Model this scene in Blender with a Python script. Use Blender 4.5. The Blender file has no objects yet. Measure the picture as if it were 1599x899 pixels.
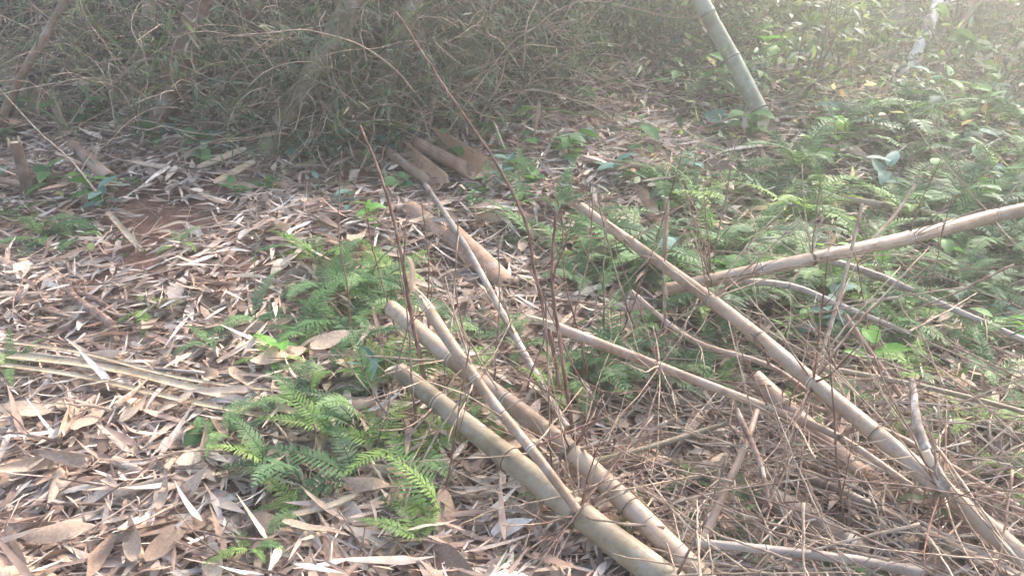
import bpy, math, random
import numpy as np
from mathutils import Vector
R = math.radians
rng = np.random.default_rng(7)
random.seed(7)
sc = bpy.context.scene
COL = sc.collection

# ------------------------------------------------------------------ camera, sky, sun, exposure
CAM_H, PITCH, HFOV = 1.55, R(26.0), R(66.0)
PW, PH = 1599.0, 899.0
FPX = PW / 2 / math.tan(HFOV / 2)
cd = bpy.data.cameras.new('camera'); cam = bpy.data.objects.new('camera', cd); COL.objects.link(cam)
cam.location = (0, 0, CAM_H); cam.rotation_euler = (math.pi / 2 - PITCH, 0, 0)
cd.sensor_width = 36; cd.lens = 18 / math.tan(HFOV / 2); cd.clip_start = 0.02; cd.clip_end = 500
sc.camera = cam

SUN_EL, SUN_AZ = R(37), R(42)           # azimuth measured from +Y (view direction) towards +X
w = bpy.data.worlds.new('World'); sc.world = w; w.use_nodes = True
nt = w.node_tree; nt.nodes.clear()
sky = nt.nodes.new('ShaderNodeTexSky'); sky.sky_type = 'NISHITA'; sky.sun_disc = False
sky.sun_elevation = SUN_EL; sky.sun_rotation = SUN_AZ; sky.dust_density = 3.0; sky.ozone_density = 0.6
bg = nt.nodes.new('ShaderNodeBackground'); bg.inputs[1].default_value = 0.15
wo = nt.nodes.new('ShaderNodeOutputWorld')
nt.links.new(sky.outputs[0], bg.inputs[0]); nt.links.new(bg.outputs[0], wo.inputs[0])
sl = bpy.data.lights.new('sun', 'SUN'); sl.energy = 2.4; sl.angle = R(13); sl.color = (1.0, 0.935, 0.875)
so = bpy.data.objects.new('sun', sl); COL.objects.link(so)
sd = Vector((math.sin(SUN_AZ) * math.cos(SUN_EL), math.cos(SUN_AZ) * math.cos(SUN_EL), math.sin(SUN_EL)))
so.rotation_euler = sd.to_track_quat('Z', 'Y').to_euler()
so.location = sd * 30
sc.view_settings.view_transform = 'Standard'; sc.view_settings.look = 'None'
sc.view_settings.gamma = 1.0; sc.view_settings.use_curve_mapping = False
sc.view_settings.exposure = 2.0
sc.render.engine = 'CYCLES'
sc.cycles.max_bounces = 6; sc.cycles.diffuse_bounces = 4; sc.cycles.glossy_bounces = 2
sc.cycles.transmission_bounces = 4; sc.cycles.volume_bounces = 1; sc.cycles.transparent_max_bounces = 4
sc.cycles.use_denoising = True; sc.cycles.sample_clamp_indirect = 4.0
VEIL_HAZE = 0.046

# ------------------------------------------------------------------ small helpers
def lin(h):
    h = h.lstrip('#'); c = [int(h[i:i + 2], 16) / 255 for i in (0, 2, 4)]
    return np.array([x / 12.92 if x <= .04045 else ((x + .055) / 1.055) ** 2.4 for x in c])
def sstep(a, b, x):
    t = np.clip((x - a) / (b - a), 0, 1); return t * t * (3 - 2 * t)
def softp(x, k=0.25):
    return k * np.log1p(np.exp(np.clip(x / k, -40, 40)))
def T(x, y):
    x = np.asarray(x, float); y = np.asarray(y, float)
    left = 1 - sstep(-0.3, 0.9, x - 0.10 * (y - 4))
    right = sstep(0.6, 2.6, x)
    z = 0.15 * softp(y - 1.8) - right * 0.03 * softp(y - 2.5)
    z = z + left * 0.50 * softp(y - 4.55 - 0.12 * np.sin(x * 2.1), 0.18) * (1 - 0.55 * sstep(6, 9, y))
    z = z - 0.16 * softp(y - 9.0, 0.8) * (1 - left) 
    z = z + 0.025 * np.sin(3.1 * x + 1.7 * y) + 0.02 * np.sin(5.3 * y - 2.2 * x + 1) + 0.012 * np.sin(9.1 * x + 4.3) * np.sin(8.3 * y)
    z = z + 0.10 * right * np.sin(1.3 * x + 0.6) * np.sin(1.1 * y + 0.4)
    return z
cP, sP = math.cos(PITCH), math.sin(PITCH)
def ray(px, py):
    cx = (px - PW / 2) / FPX; cy = (PH / 2 - py) / FPX
    d = np.array([cx, cP + cy * sP, -sP + cy * cP]); return d
def at(px, py, h=0.0):
    """the point on the ground (plus h) seen at this place of the photograph"""
    d = ray(px, py); o = np.array([0, 0, CAM_H])
    t = np.linspace(0.6, 16, 1600)
    P = o + t[:, None] * d
    g = P[:, 2] - T(P[:, 0], P[:, 1]) - h
    k = np.argmax(g < 0)
    if g[k] >= 0: k = len(t) - 1
    a = t[max(k - 1, 0)]; b = t[k]
    for _ in range(12):
        m = (a + b) / 2; p = o + m * d
        if p[2] - T(p[0], p[1]) - h > 0: a = m
        else: b = m
    return o + b * d
def at_y(px, py, Y):
    d = ray(px, py); return np.array([0, 0, CAM_H]) + d * (Y / d[1])
def proj(P):
    P = np.asarray(P, float).reshape(-1, 3) - np.array([0, 0, CAM_H])
    f = P[:, 1] * cP - P[:, 2] * sP; u = P[:, 1] * sP + P[:, 2] * cP
    f = np.maximum(f, 0.05)
    return np.stack([PW / 2 + FPX * P[:, 0] / f, PH / 2 - FPX * u / f], 1)
def slant(P):
    return P[1] * cP - (P[2] - CAM_H) * sP

def build(name, V, F, mat, parent=None, smooth=True, col=None, uv=None, loc=None):
    """one mesh object; F: list of integer arrays (m,3) or (m,4); col: per-vertex colour"""
    me = make_mesh(name, V, F, mat, smooth, col, uv)
    return place(name, me, parent, loc)
def make_mesh(name, V, F, mat, smooth=True, col=None, uv=None):
    V = np.ascontiguousarray(V, dtype=np.float32)
    if not isinstance(F, (list, tuple)): F = [F]
    F = [np.asarray(f, np.int32) for f in F if len(f)]
    me = bpy.data.meshes.new(name)
    me.vertices.add(len(V)); me.vertices.foreach_set('co', V.ravel())
    li = np.concatenate([f.ravel() for f in F]).astype(np.int32)
    cnt = np.concatenate([np.full(len(f), f.shape[1], np.int32) for f in F])
    st = np.concatenate([[0], np.cumsum(cnt)[:-1]]).astype(np.int32)
    me.loops.add(len(li)); me.loops.foreach_set('vertex_index', li)
    me.polygons.add(len(cnt)); me.polygons.foreach_set('loop_start', st)
    try: me.polygons.foreach_set('loop_total', cnt)
    except Exception: pass
    if col is not None:
        a = me.attributes.new('Col', 'FLOAT_COLOR', 'POINT')
        c4 = np.ones((len(V), 4), np.float32); c4[:, :3] = col
        a.data.foreach_set('color', c4.ravel())
    if uv is not None:
        l = me.uv_layers.new(name='UVMap')
        l.data.foreach_set('uv', np.asarray(uv, np.float32)[li].ravel())
    me.update(calc_edges=True); me.validate()
    if smooth: me.polygons.foreach_set('use_smooth', np.ones(len(me.polygons), bool))
    if mat: me.materials.append(mat)
    return me
def place(name, me, parent=None, loc=None, rot=None, scale=None):
    o = bpy.data.objects.new(name, me); COL.objects.link(o)
    if parent is not None: o.parent = parent
    if loc is not None: o.location = loc
    if rot is not None: o.rotation_euler = rot
    if scale is not None: o.scale = (scale,) * 3 if np.isscalar(scale) else scale
    return o
def tag(o, label, cat, group=None):
    o['label'] = label; o['category'] = cat
    if group: o['group'] = group
    return o
def thing(name, label, cat, loc, group=None, rz=0.0):
    e = bpy.data.objects.new(name, None); COL.objects.link(e); e.empty_display_size = 0.1
    e.location = loc; e.rotation_euler = (0, 0, rz)
    return tag(e, label, cat, group)
class Bag:
    def __init__(s): s.V = []; s.F = {3: [], 4: []}; s.C = []; s.U = []; s.n = 0
    def add(s, V, F, c=None, uv=None):
        V = np.asarray(V, float)
        for f in (F if isinstance(F, (list, tuple)) else [F]):
            f = np.asarray(f)
            if len(f): s.F[f.shape[1]].append(f + s.n)
        s.V.append(V); s.n += len(V)
        if c is not None: s.C.append(np.broadcast_to(c, (len(V), 3)))
        if uv is not None: s.U.append(uv)
        return s
    def out(s):
        return np.concatenate(s.V), [np.concatenate(f) for f in s.F.values() if f], (np.concatenate(s.C) if s.C else None), (np.concatenate(s.U) if s.U else None)
    def build(s, name, mat, parent=None, loc=None, smooth=True):
        V, F, C, U = s.out()
        return build(name, V, F, mat, parent, smooth, C, U, loc)

def frames(P):
    P = np.asarray(P, float); t = np.gradient(P, axis=0); t /= np.linalg.norm(t, axis=1)[:, None] + 1e-9
    ref = np.array([0, 0, 1.0]) if abs(t[0][2]) < 0.9 else np.array([1.0, 0, 0])
    n = []; prev = ref
    for k in range(len(P)):
        a = prev - t[k] * np.dot(prev, t[k]); a /= np.linalg.norm(a) + 1e-9; n.append(a); prev = a
    n = np.array(n); b = np.cross(t, n); return t, n, b
def tube(P, r, sides=8, cap=True, uvlen=0.0):
    P = np.asarray(P, float); r = np.broadcast_to(r, (len(P),)); t, n, b = frames(P)
    a = np.linspace(0, 2 * np.pi, sides, endpoint=False)
    V = P[:, None, :] + r[:, None, None] * (np.cos(a)[None, :, None] * n[:, None, :] + np.sin(a)[None, :, None] * b[:, None, :])
    m = len(P); V = V.reshape(-1, 3)
    i = np.arange(m - 1)[:, None] * sides; j = np.arange(sides)[None, :]; j2 = (j + 1) % sides
    Q = np.stack([i + j, i + j2, i + sides + j2, i + sides + j], -1).reshape(-1, 4)
    L = np.concatenate([[0], np.cumsum(np.linalg.norm(np.diff(P, axis=0), axis=1))]) + uvlen
    uv = np.stack([np.tile(np.abs(a / np.pi - 1), m), np.repeat(L, sides)], 1)
    F = [Q]
    if cap:
        V = np.concatenate([V, P[:1], P[-1:]]); c0, c1 = len(V) - 2, len(V) - 1
        jj = np.arange(sides)
        F.append(np.concatenate([np.stack([np.full(sides, c0), (jj + 1) % sides, jj], 1),
                                 np.stack([np.full(sides, c1), (m - 1) * sides + jj, (m - 1) * sides + (jj + 1) % sides], 1)]))
        uv = np.concatenate([uv, [[0, L[0]], [0, L[-1]]]])
    return V, F, uv
def catmull(P, n=12):
    P = np.asarray(P, float)
    if len(P) == 2: return P[0] + np.linspace(0, 1, n + 1)[:, None] * (P[1] - P[0])
    Q = np.concatenate([[2 * P[0] - P[1]], P, [2 * P[-1] - P[-2]]]); out = []
    for k in range(len(P) - 1):
        p0, p1, p2, p3 = Q[k:k + 4]
        s = np.linspace(0, 1, n, endpoint=False)[:, None]
        out.append(.5 * ((2 * p1) + (-p0 + p2) * s + (2 * p0 - 5 * p1 + 4 * p2 - p3) * s ** 2 + (-p0 + 3 * p1 - 3 * p2 + p3) * s ** 3))
    return np.concatenate(out + [P[-1:]])

def leaves(P, yaw, pitch, roll, L, W, bend=0.0, fold=0.0, twist=0.0, nseg=4, prof='lance', cross=3):
    """vectorised leaf blades; returns V (N*k,3), quads, per-leaf index per vertex"""
    P = np.asarray(P, float).reshape(-1, 3); N = len(P)
    f = lambda v: np.broadcast_to(np.asarray(v, float), (N,)).copy()
    yaw, pitch, roll, L, W, bend, fold, twist = map(f, (yaw, pitch, roll, L, W, bend, fold, twist))
    s = np.linspace(0, 1, nseg + 1)
    if prof == 'lance': wp = np.minimum(1, s * 5 + .12) ** .8 * (1 - s ** 1.6) ** .8 + .02
    elif prof == 'ovate': wp = np.sin(np.pi * np.clip(s, 0.02, .98) ** .75) ** .8 + .03
    elif prof == 'torn': wp = np.clip(.75 + .25 * np.sin(s * 7), 0, 1) * (1 - .55 * s)
    else: wp = 1 - s * .85
    ang = bend[:, None] * s[None, :]
    dx = np.cos(ang); dz = -np.sin(ang)
    ds = np.diff(s)
    X = np.concatenate([np.zeros((N, 1)), np.cumsum((dx[:, 1:] + dx[:, :-1]) / 2 * ds, 1)], 1) * L[:, None]
    Z = np.concatenate([np.zeros((N, 1)), np.cumsum((dz[:, 1:] + dz[:, :-1]) / 2 * ds, 1)], 1) * L[:, None]
    c = np.linspace(-1, 1, cross)
    tw = twist[:, None] * s[None, :]
    half = (W / 2)[:, None] * wp[None, :]
    y0 = half[:, :, None] * c
    z0 = np.abs(y0) * fold[:, None, None]
    y = y0 * np.cos(tw)[:, :, None] - z0 * np.sin(tw)[:, :, None]
    z = y0 * np.sin(tw)[:, :, None] + z0 * np.cos(tw)[:, :, None]
    x = np.broadcast_to(X[:, :, None], y.shape) + z * np.sin(ang)[:, :, None]
    z = Z[:, :, None] + z * np.cos(ang)[:, :, None]
    k = (nseg + 1) * cross
    x, y, z = (q.reshape(N, k) for q in (x, y, z))
    cr, sr = np.cos(roll)[:, None], np.sin(roll)[:, None]; y, z = y * cr - z * sr, y * sr + z * cr
    cp, sp = np.cos(pitch)[:, None], np.sin(pitch)[:, None]; x, z = x * cp - z * sp, x * sp + z * cp
    cy, sy = np.cos(yaw)[:, None], np.sin(yaw)[:, None]; x, y = x * cy - y * sy, x * sy + y * cy
    V = (np.stack([x, y, z], -1) + P[:, None, :]).reshape(-1, 3)
    i = np.arange(nseg)[:, None] * cross; j = np.arange(cross - 1)[None, :]
    q = np.stack([i + j, i + j + 1, i + cross + j + 1, i + cross + j], -1).reshape(-1, 4)
    Q = (q[None] + (np.arange(N) * k)[:, None, None]).reshape(-1, 4)
    return V, Q, np.repeat(np.arange(N), k)

# ------------------------------------------------------------------ materials
def nodes(name):
    m = bpy.data.materials.new(name); m.use_nodes = True; n = m.node_tree; n.nodes.clear(); return m, n
def N(n, t, **kw):
    x = n.nodes.new(t)
    for k, v in kw.items(): setattr(x, k, v)
    return x
def ramp(n, cols, pos=None, interp='LINEAR'):
    r = N(n, 'ShaderNodeValToRGB'); e = r.color_ramp.elements; r.color_ramp.interpolation = interp
    while len(e) < len(cols): e.new(0.5)
    for i, c in enumerate(cols):
        e[i].position = (pos[i] if pos else i / (len(cols) - 1)); e[i].color = (*lin(c), 1) if isinstance(c, str) else (*c, 1)
    return r
def mixc(n, kind, fac, a, b):
    x = N(n, 'ShaderNodeMix', data_type='RGBA', blend_type=kind)
    if hasattr(fac, 'links'): n.links.new(fac, x.inputs[0])
    else: x.inputs[0].default_value = fac
    for s, v in ((6, a), (7, b)):
        if hasattr(v, 'links'): n.links.new(v, x.inputs[s])
        else: x.inputs[s].default_value = (*v, 1)
    return x.outputs[2]
def leaf_mat(name, cols=None, trans=0.35, rough=0.55, spec=0.3, noise=(30, .7, 1.25), tint=(1, 1, 1)):
    m, n = nodes(name)
    if cols is None:
        a = N(n, 'ShaderNodeAttribute', attribute_name='Col'); c = a.outputs['Color']
    else:
        oi = N(n, 'ShaderNodeObjectInfo'); r = ramp(n, cols); n.links.new(oi.outputs['Random'], r.inputs[0]); c = r.outputs[0]
    tc = N(n, 'ShaderNodeTexCoord'); nz = N(n, 'ShaderNodeTexNoise'); nz.inputs['Scale'].default_value = noise[0]; nz.inputs['Detail'].default_value = 5
    n.links.new(tc.outputs['Object'], nz.inputs['Vector'])
    v = ramp(n, [(noise[1],) * 3, (noise[2],) * 3], [.3, .7]); n.links.new(nz.outputs[0], v.inputs[0])
    c = mixc(n, 'MULTIPLY', 1.0, c, v.outputs[0])
    p = N(n, 'ShaderNodeBsdfPrincipled'); p.inputs['Roughness'].default_value = rough; p.inputs['Specular IOR Level'].default_value = spec
    n.links.new(c, p.inputs['Base Color'])
    bp = N(n, 'ShaderNodeBump'); bp.inputs['Strength'].default_value = .25; bp.inputs['Distance'].default_value = .004
    n.links.new(nz.outputs[0], bp.inputs['Height']); n.links.new(bp.outputs[0], p.inputs['Normal'])
    t = N(n, 'ShaderNodeBsdfTranslucent')
    tcx = mixc(n, 'MULTIPLY', 1.0, c, tint); n.links.new(tcx, t.inputs[0])
    ms = N(n, 'ShaderNodeMixShader'); ms.inputs[0].default_value = trans
    n.links.new(p.outputs[0], ms.inputs[1]); n.links.new(t.outputs[0], ms.inputs[2])
    o = N(n, 'ShaderNodeOutputMaterial'); n.links.new(ms.outputs[0], o.inputs[0]); return m
def bamboo_mat(name, c0, c1, c2, rough=.5, spots=.5, spec=.3, blotch='#5a4a3c', streak=(.86, 1.08)):
    """smooth fibrous culm skin: streaks along the grain, pale bloom, dark weather spots"""
    m, n = nodes(name)
    uv = N(n, 'ShaderNodeUVMap'); mp = N(n, 'ShaderNodeMapping'); mp.inputs['Scale'].default_value = (26, 3.0, 1)
    n.links.new(uv.outputs[0], mp.inputs[0])
    st = N(n, 'ShaderNodeTexNoise'); st.inputs['Scale'].default_value = 1.6; st.inputs['Detail'].default_value = 6; n.links.new(mp.outputs[0], st.inputs['Vector'])
    tc = N(n, 'ShaderNodeTexCoord'); big = N(n, 'ShaderNodeTexNoise'); big.inputs['Scale'].default_value = 7; big.inputs['Detail'].default_value = 6
    n.links.new(tc.outputs['Object'], big.inputs['Vector'])
    oi = N(n, 'ShaderNodeObjectInfo'); ad = N(n, 'ShaderNodeMath', operation='MULTIPLY_ADD'); ad.inputs[1].default_value = .35
    n.links.new(oi.outputs['Random'], ad.inputs[0]); n.links.new(big.outputs[0], ad.inputs[2])
    r = ramp(n, [c0, c1, c2], [.45, .65, .85]); n.links.new(ad.outputs[0], r.inputs[0])
    v = ramp(n, [(streak[0],) * 3, (streak[1],) * 3], [.3, .7]); n.links.new(st.outputs[0], v.inputs[0])
    c = mixc(n, 'MULTIPLY', 1.0, r.outputs[0], v.outputs[0])
    sp = N(n, 'ShaderNodeTexNoise'); sp.inputs['Scale'].default_value = 55; sp.inputs['Detail'].default_value = 4; n.links.new(tc.outputs['Object'], sp.inputs['Vector'])
    sr = ramp(n, [(0, 0, 0), (spots,) * 3], [.56, .68]); n.links.new(sp.outputs[0], sr.inputs[0])
    c = mixc(n, 'MIX', sr.outputs[0], c, tuple(lin(blotch)))
    mo = N(n, 'ShaderNodeTexNoise'); mo.inputs['Scale'].default_value = 14; mo.inputs['Detail'].default_value = 8; mo.inputs['Roughness'].default_value = .7
    of = N(n, 'ShaderNodeVectorMath', operation='ADD'); of.inputs[1].default_value = (3.1, 7.7, 1.9); n.links.new(tc.outputs['Object'], of.inputs[0]); n.links.new(of.outputs[0], mo.inputs['Vector'])
    mr = ramp(n, [(0, 0, 0), (.7,) * 3], [.5, .64]); n.links.new(mo.outputs[0], mr.inputs[0])
    c = mixc(n, 'MIX', mr.outputs[0], c, tuple(lin('#a59a90')))          # grey weathering and mould
    md = ramp(n, [(.7,) * 3, (0, 0, 0)], [.32, .46]); n.links.new(mo.outputs[0], md.inputs[0])
    c = mixc(n, 'MIX', md.outputs[0], c, tuple(lin('#5f5042')))          # damp stains
    p = N(n, 'ShaderNodeBsdfPrincipled'); p.inputs['Roughness'].default_value = rough; p.inputs['Specular IOR Level'].default_value = spec
    n.links.new(c, p.inputs['Base Color'])
    bp = N(n, 'ShaderNodeBump'); bp.inputs['Strength'].default_value = .3; bp.inputs['Distance'].default_value = .002
    n.links.new(st.outputs[0], bp.inputs['Height']); n.links.new(bp.outputs[0], p.inputs['Normal'])
    o = N(n, 'ShaderNodeOutputMaterial'); n.links.new(p.outputs[0], o.inputs[0]); return m
def soil_mat():
    m, n = nodes('red_soil'); tc = N(n, 'ShaderNodeTexCoord')
    a = N(n, 'ShaderNodeTexNoise'); a.inputs['Scale'].default_value = 2.2; a.inputs['Detail'].default_value = 10; a.inputs['Roughness'].default_value = .7
    b = N(n, 'ShaderNodeTexNoise'); b.inputs['Scale'].default_value = 45; b.inputs['Detail'].default_value = 8; b.inputs['Roughness'].default_value = .75
    for x in (a, b): n.links.new(tc.outputs['Object'], x.inputs['Vector'])
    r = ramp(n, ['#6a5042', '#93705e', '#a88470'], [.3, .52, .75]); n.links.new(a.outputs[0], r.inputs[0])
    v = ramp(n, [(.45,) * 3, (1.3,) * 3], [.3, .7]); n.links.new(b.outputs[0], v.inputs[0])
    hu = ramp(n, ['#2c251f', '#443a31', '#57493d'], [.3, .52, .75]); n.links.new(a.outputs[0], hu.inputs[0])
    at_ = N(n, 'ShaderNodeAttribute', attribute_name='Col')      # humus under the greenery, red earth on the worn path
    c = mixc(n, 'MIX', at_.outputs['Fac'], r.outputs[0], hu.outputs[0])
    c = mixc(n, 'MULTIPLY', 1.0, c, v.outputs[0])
    p = N(n, 'ShaderNodeBsdfPrincipled'); p.inputs['Roughness'].default_value = .95; p.inputs['Specular IOR Level'].default_value = .1
    n.links.new(c, p.inputs['Base Color'])
    bp = N(n, 'ShaderNodeBump'); bp.inputs['Strength'].default_value = .9; bp.inputs['Distance'].default_value = .02
    n.links.new(b.outputs[0], bp.inputs['Height']); n.links.new(bp.outputs[0], p.inputs['Normal'])
    o = N(n, 'ShaderNodeOutputMaterial'); n.links.new(p.outputs[0], o.inputs[0]); return m
def bark_mat(name, c0, c1, c2, scale=9, pos=(.35, .5, .62)):
    m, n = nodes(name); tc = N(n, 'ShaderNodeTexCoord')
    a = N(n, 'ShaderNodeTexNoise'); a.inputs['Scale'].default_value = scale; a.inputs['Detail'].default_value = 9; a.inputs['Roughness'].default_value = .65
    mp = N(n, 'ShaderNodeMapping'); mp.inputs['Scale'].default_value = (1, 1, .45)
    n.links.new(tc.outputs['Object'], mp.inputs[0]); n.links.new(mp.outputs[0], a.inputs['Vector'])
    r = ramp(n, [c0, c1, c2], list(pos)); n.links.new(a.outputs[0], r.inputs[0])
    p = N(n, 'ShaderNodeBsdfPrincipled'); p.inputs['Roughness'].default_value = .85; p.inputs['Specular IOR Level'].default_value = .15
    n.links.new(r.outputs[0], p.inputs['Base Color'])
    bp = N(n, 'ShaderNodeBump'); bp.inputs['Strength'].default_value = .6; bp.inputs['Distance'].default_value = .01
    n.links.new(a.outputs[0], bp.inputs['Height']); n.links.new(bp.outputs[0], p.inputs['Normal'])
    o = N(n, 'ShaderNodeOutputMaterial'); n.links.new(p.outputs[0], o.inputs[0]); return m

M_SOIL = soil_mat()
M_LITTER = leaf_mat('dry_litter', None, trans=.12, rough=.75, spec=.15, noise=(28, .72, 1.2))
M_DRY = leaf_mat('dry_leaf', ['#7c6759', '#aa937e', '#c7b199', '#b69a85', '#d6c6b1', '#957c69'], trans=.12, rough=.7, spec=.2, noise=(22, .72, 1.2))
M_SHEATH = leaf_mat('culm_sheath', ['#947a68', '#ad9480', '#c4b09b', '#a08a79', '#cbb8a3'], trans=.08, rough=.6, spec=.25, noise=(16, .7, 1.2))
M_GREENS = leaf_mat('green_undergrowth', None, trans=.42, rough=.5, spec=.3, noise=(20, .8, 1.2), tint=(1.1, 1.15, .7))
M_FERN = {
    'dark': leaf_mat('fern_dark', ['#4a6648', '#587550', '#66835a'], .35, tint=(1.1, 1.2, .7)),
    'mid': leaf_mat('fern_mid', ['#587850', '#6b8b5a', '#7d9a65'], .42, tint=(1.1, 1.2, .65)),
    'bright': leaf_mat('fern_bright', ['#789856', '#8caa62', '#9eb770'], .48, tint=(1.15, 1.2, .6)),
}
M_BROAD = {
    'blue': leaf_mat('leaf_blue_green', ['#53766a', '#6a8b80', '#7d9b8e'], .3, rough=.6, spec=.25, tint=(1, 1.1, .8)),
    'green': leaf_mat('leaf_green', ['#4d7547', '#648b55', '#7da164'], .4, rough=.55, spec=.3, tint=(1.1, 1.2, .65)),
    'bright': leaf_mat('leaf_fresh_green', ['#74a854', '#8abb64'], .45, rough=.4, spec=.4, tint=(1.1, 1.2, .6)),
}
M_CULM = {
    'olive': bamboo_mat('culm_olive', '#786b54', '#8b7d63', '#9a8c75', spots=.35),
    'tan': bamboo_mat('culm_tan', '#866e58', '#a08770', '#b39c84', spots=.4),
    'pink': bamboo_mat('culm_pinkish', '#8a6c5a', '#a5887160'[:7], '#b89f88', spots=.4),
    'grey': bamboo_mat('culm_grey', '#7d7066', '#998b80', '#b5a79b', spots=.5),
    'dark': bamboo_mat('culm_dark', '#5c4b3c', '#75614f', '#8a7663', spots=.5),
    'green': bamboo_mat('culm_grey_green', '#666b56', '#797d67', '#8c907c', spots=.3),
    'clump': bamboo_mat('culm_clump', '#6e6446', '#8a7d5a', '#a09270', spots=.5),
    'rust': bamboo_mat('culm_rusty', '#6a4e3e', '#86654f', '#9a7a64', spots=.5),
}
M_HUSK = bamboo_mat('large_husk', '#7d5e4a', '#9c7a63', '#b3947c', spots=.6, rough=.75, spec=.15, streak=(.6, 1.2))
M_NODE = bamboo_mat('culm_node', '#8f7d66', '#b0a08a', '#c8bba8', spots=.5)
M_NODEDK = bamboo_mat('culm_node_scar', '#5a4838', '#6f5c4a', '#8a7862', spots=.5)
M_STRIP = bamboo_mat('split_strip', '#9c866a', '#b9a385', '#ccb99c', spots=.4, rough=.75, spec=.15, streak=(.72, 1.15))
M_HUSKIN = bamboo_mat('husk_inner', '#a07f64', '#bb9a7c', '#ceb194', spots=.4, rough=.8, spec=.1, streak=(.75, 1.15))
M_SCAR = bark_mat('node_scar', '#3a2c22', '#4d3c30', '#5e4c3e', 20)
M_INNER = bamboo_mat('culm_inner_wall', '#b9a283', '#cdb899', '#dccbb0', spots=.1, rough=.8, spec=.1)
M_TWIG = bark_mat('twig_bark', '#5c4a40', '#80695c', '#a18d7c', 30)
M_TWIGP = bark_mat('twig_pale', '#83705f', '#a38e7a', '#bfae9a', 25)
M_TWIGR = bark_mat('twig_reddish', '#553f36', '#74594c', '#8e7567', 30)
M_STEM = bark_mat('green_stem', '#58683c', '#6d7d48', '#85905e', 20)
M_BARK = bark_mat('tree_bark', '#5e544c', '#85786e', '#dcd8d4', 6, (.36, .47, .51))
M_LICHEN = bark_mat('lichen_bark', '#6b5d50', '#9b8e82', '#d5ccc2', 18, (.36, .5, .6))
PAL_DRY = np.array([lin(c) for c in ('#c6b09c', '#b39b88', '#d6c6b4', '#9f8675', '#887468', '#e0d3c3', '#bb9e8b', '#b4a498', '#947e70', '#d3bfac')])
PAL_GRN = np.array([lin(c) for c in ('#475d40', '#566c48', '#697d52', '#586e58', '#798957', '#44563b', '#8b9765', '#63764f')])
PAL_FINE = np.array([lin(c) for c in ('#52674c', '#647a58', '#778669', '#7f7868', '#847b6c', '#4c5c4a', '#647058')])

# ------------------------------------------------------------------ ground
gx = np.concatenate([-np.geomspace(90, 6.2, 22), np.arange(-6, 6.001, .06), np.geomspace(6.2, 90, 22)])
gy = np.concatenate([-np.geomspace(60, .2, 18), np.arange(0, 9.001, .06), np.geomspace(9.2, 120, 24)])
GX, GY = np.meshgrid(gx, gy)
GZ = T(GX, GY)
near = (np.abs(GX) < 6.5) & (GY > -.5) & (GY < 10)
GZ = GZ + near * .012 * rng.standard_normal(GX.shape)
nx, ny = len(gx), len(gy)
ii = np.arange(ny - 1)[:, None] * nx; jj = np.arange(nx - 1)[None, :]
gq = np.stack([ii + jj, ii + jj + 1, ii + nx + jj + 1, ii + nx + jj], -1).reshape(-1, 4)
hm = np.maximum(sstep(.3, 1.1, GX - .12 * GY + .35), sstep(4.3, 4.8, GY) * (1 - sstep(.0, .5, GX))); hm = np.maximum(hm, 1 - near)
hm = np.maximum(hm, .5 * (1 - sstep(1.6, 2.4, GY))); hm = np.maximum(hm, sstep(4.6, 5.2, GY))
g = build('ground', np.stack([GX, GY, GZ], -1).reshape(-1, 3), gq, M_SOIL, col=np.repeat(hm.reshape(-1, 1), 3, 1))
g['kind'] = 'structure'; g['label'] = 'reddish brown forest soil sloping up under the litter'

# ------------------------------------------------------------------ felled bamboo
LAND = []; BRANCHES = []; LEAVES = []; HUSKS = []; SHRUBS = []          # landmarks for the plants' labels: (phrase, x, y)
def twig_geom(base, d, L, r0, bag, shoots=3, kink=.075, depth=0):
    d = np.asarray(d, float); d /= np.linalg.norm(d)
    n = 5 if depth == 0 else 3
    P = [np.asarray(base, float)]; cur = d.copy()
    for k in range(n):
        cur = cur + rng.normal(0, kink, 3) * (.5 if k == 0 else 1); cur /= np.linalg.norm(cur)
        P.append(P[-1] + cur * L / n)
    P = np.array(P)
    gz = T(P[:, 0], P[:, 1]) + .006; P[:, 2] = np.maximum(P[:, 2], gz)
    V, F, uv = tube(P, np.linspace(r0, r0 * .4, n + 1), 5 if depth == 0 else 4)
    bag.add(V, F, uv=uv)
    if depth == 0:
        for _ in range(shoots):
            k = rng.integers(1, n); dd = d + rng.normal(0, .5, 3)
            twig_geom(P[k], dd, L * rng.uniform(.2, .5), r0 * .55, bag, 0, kink * .8, 1)
    return P

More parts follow.
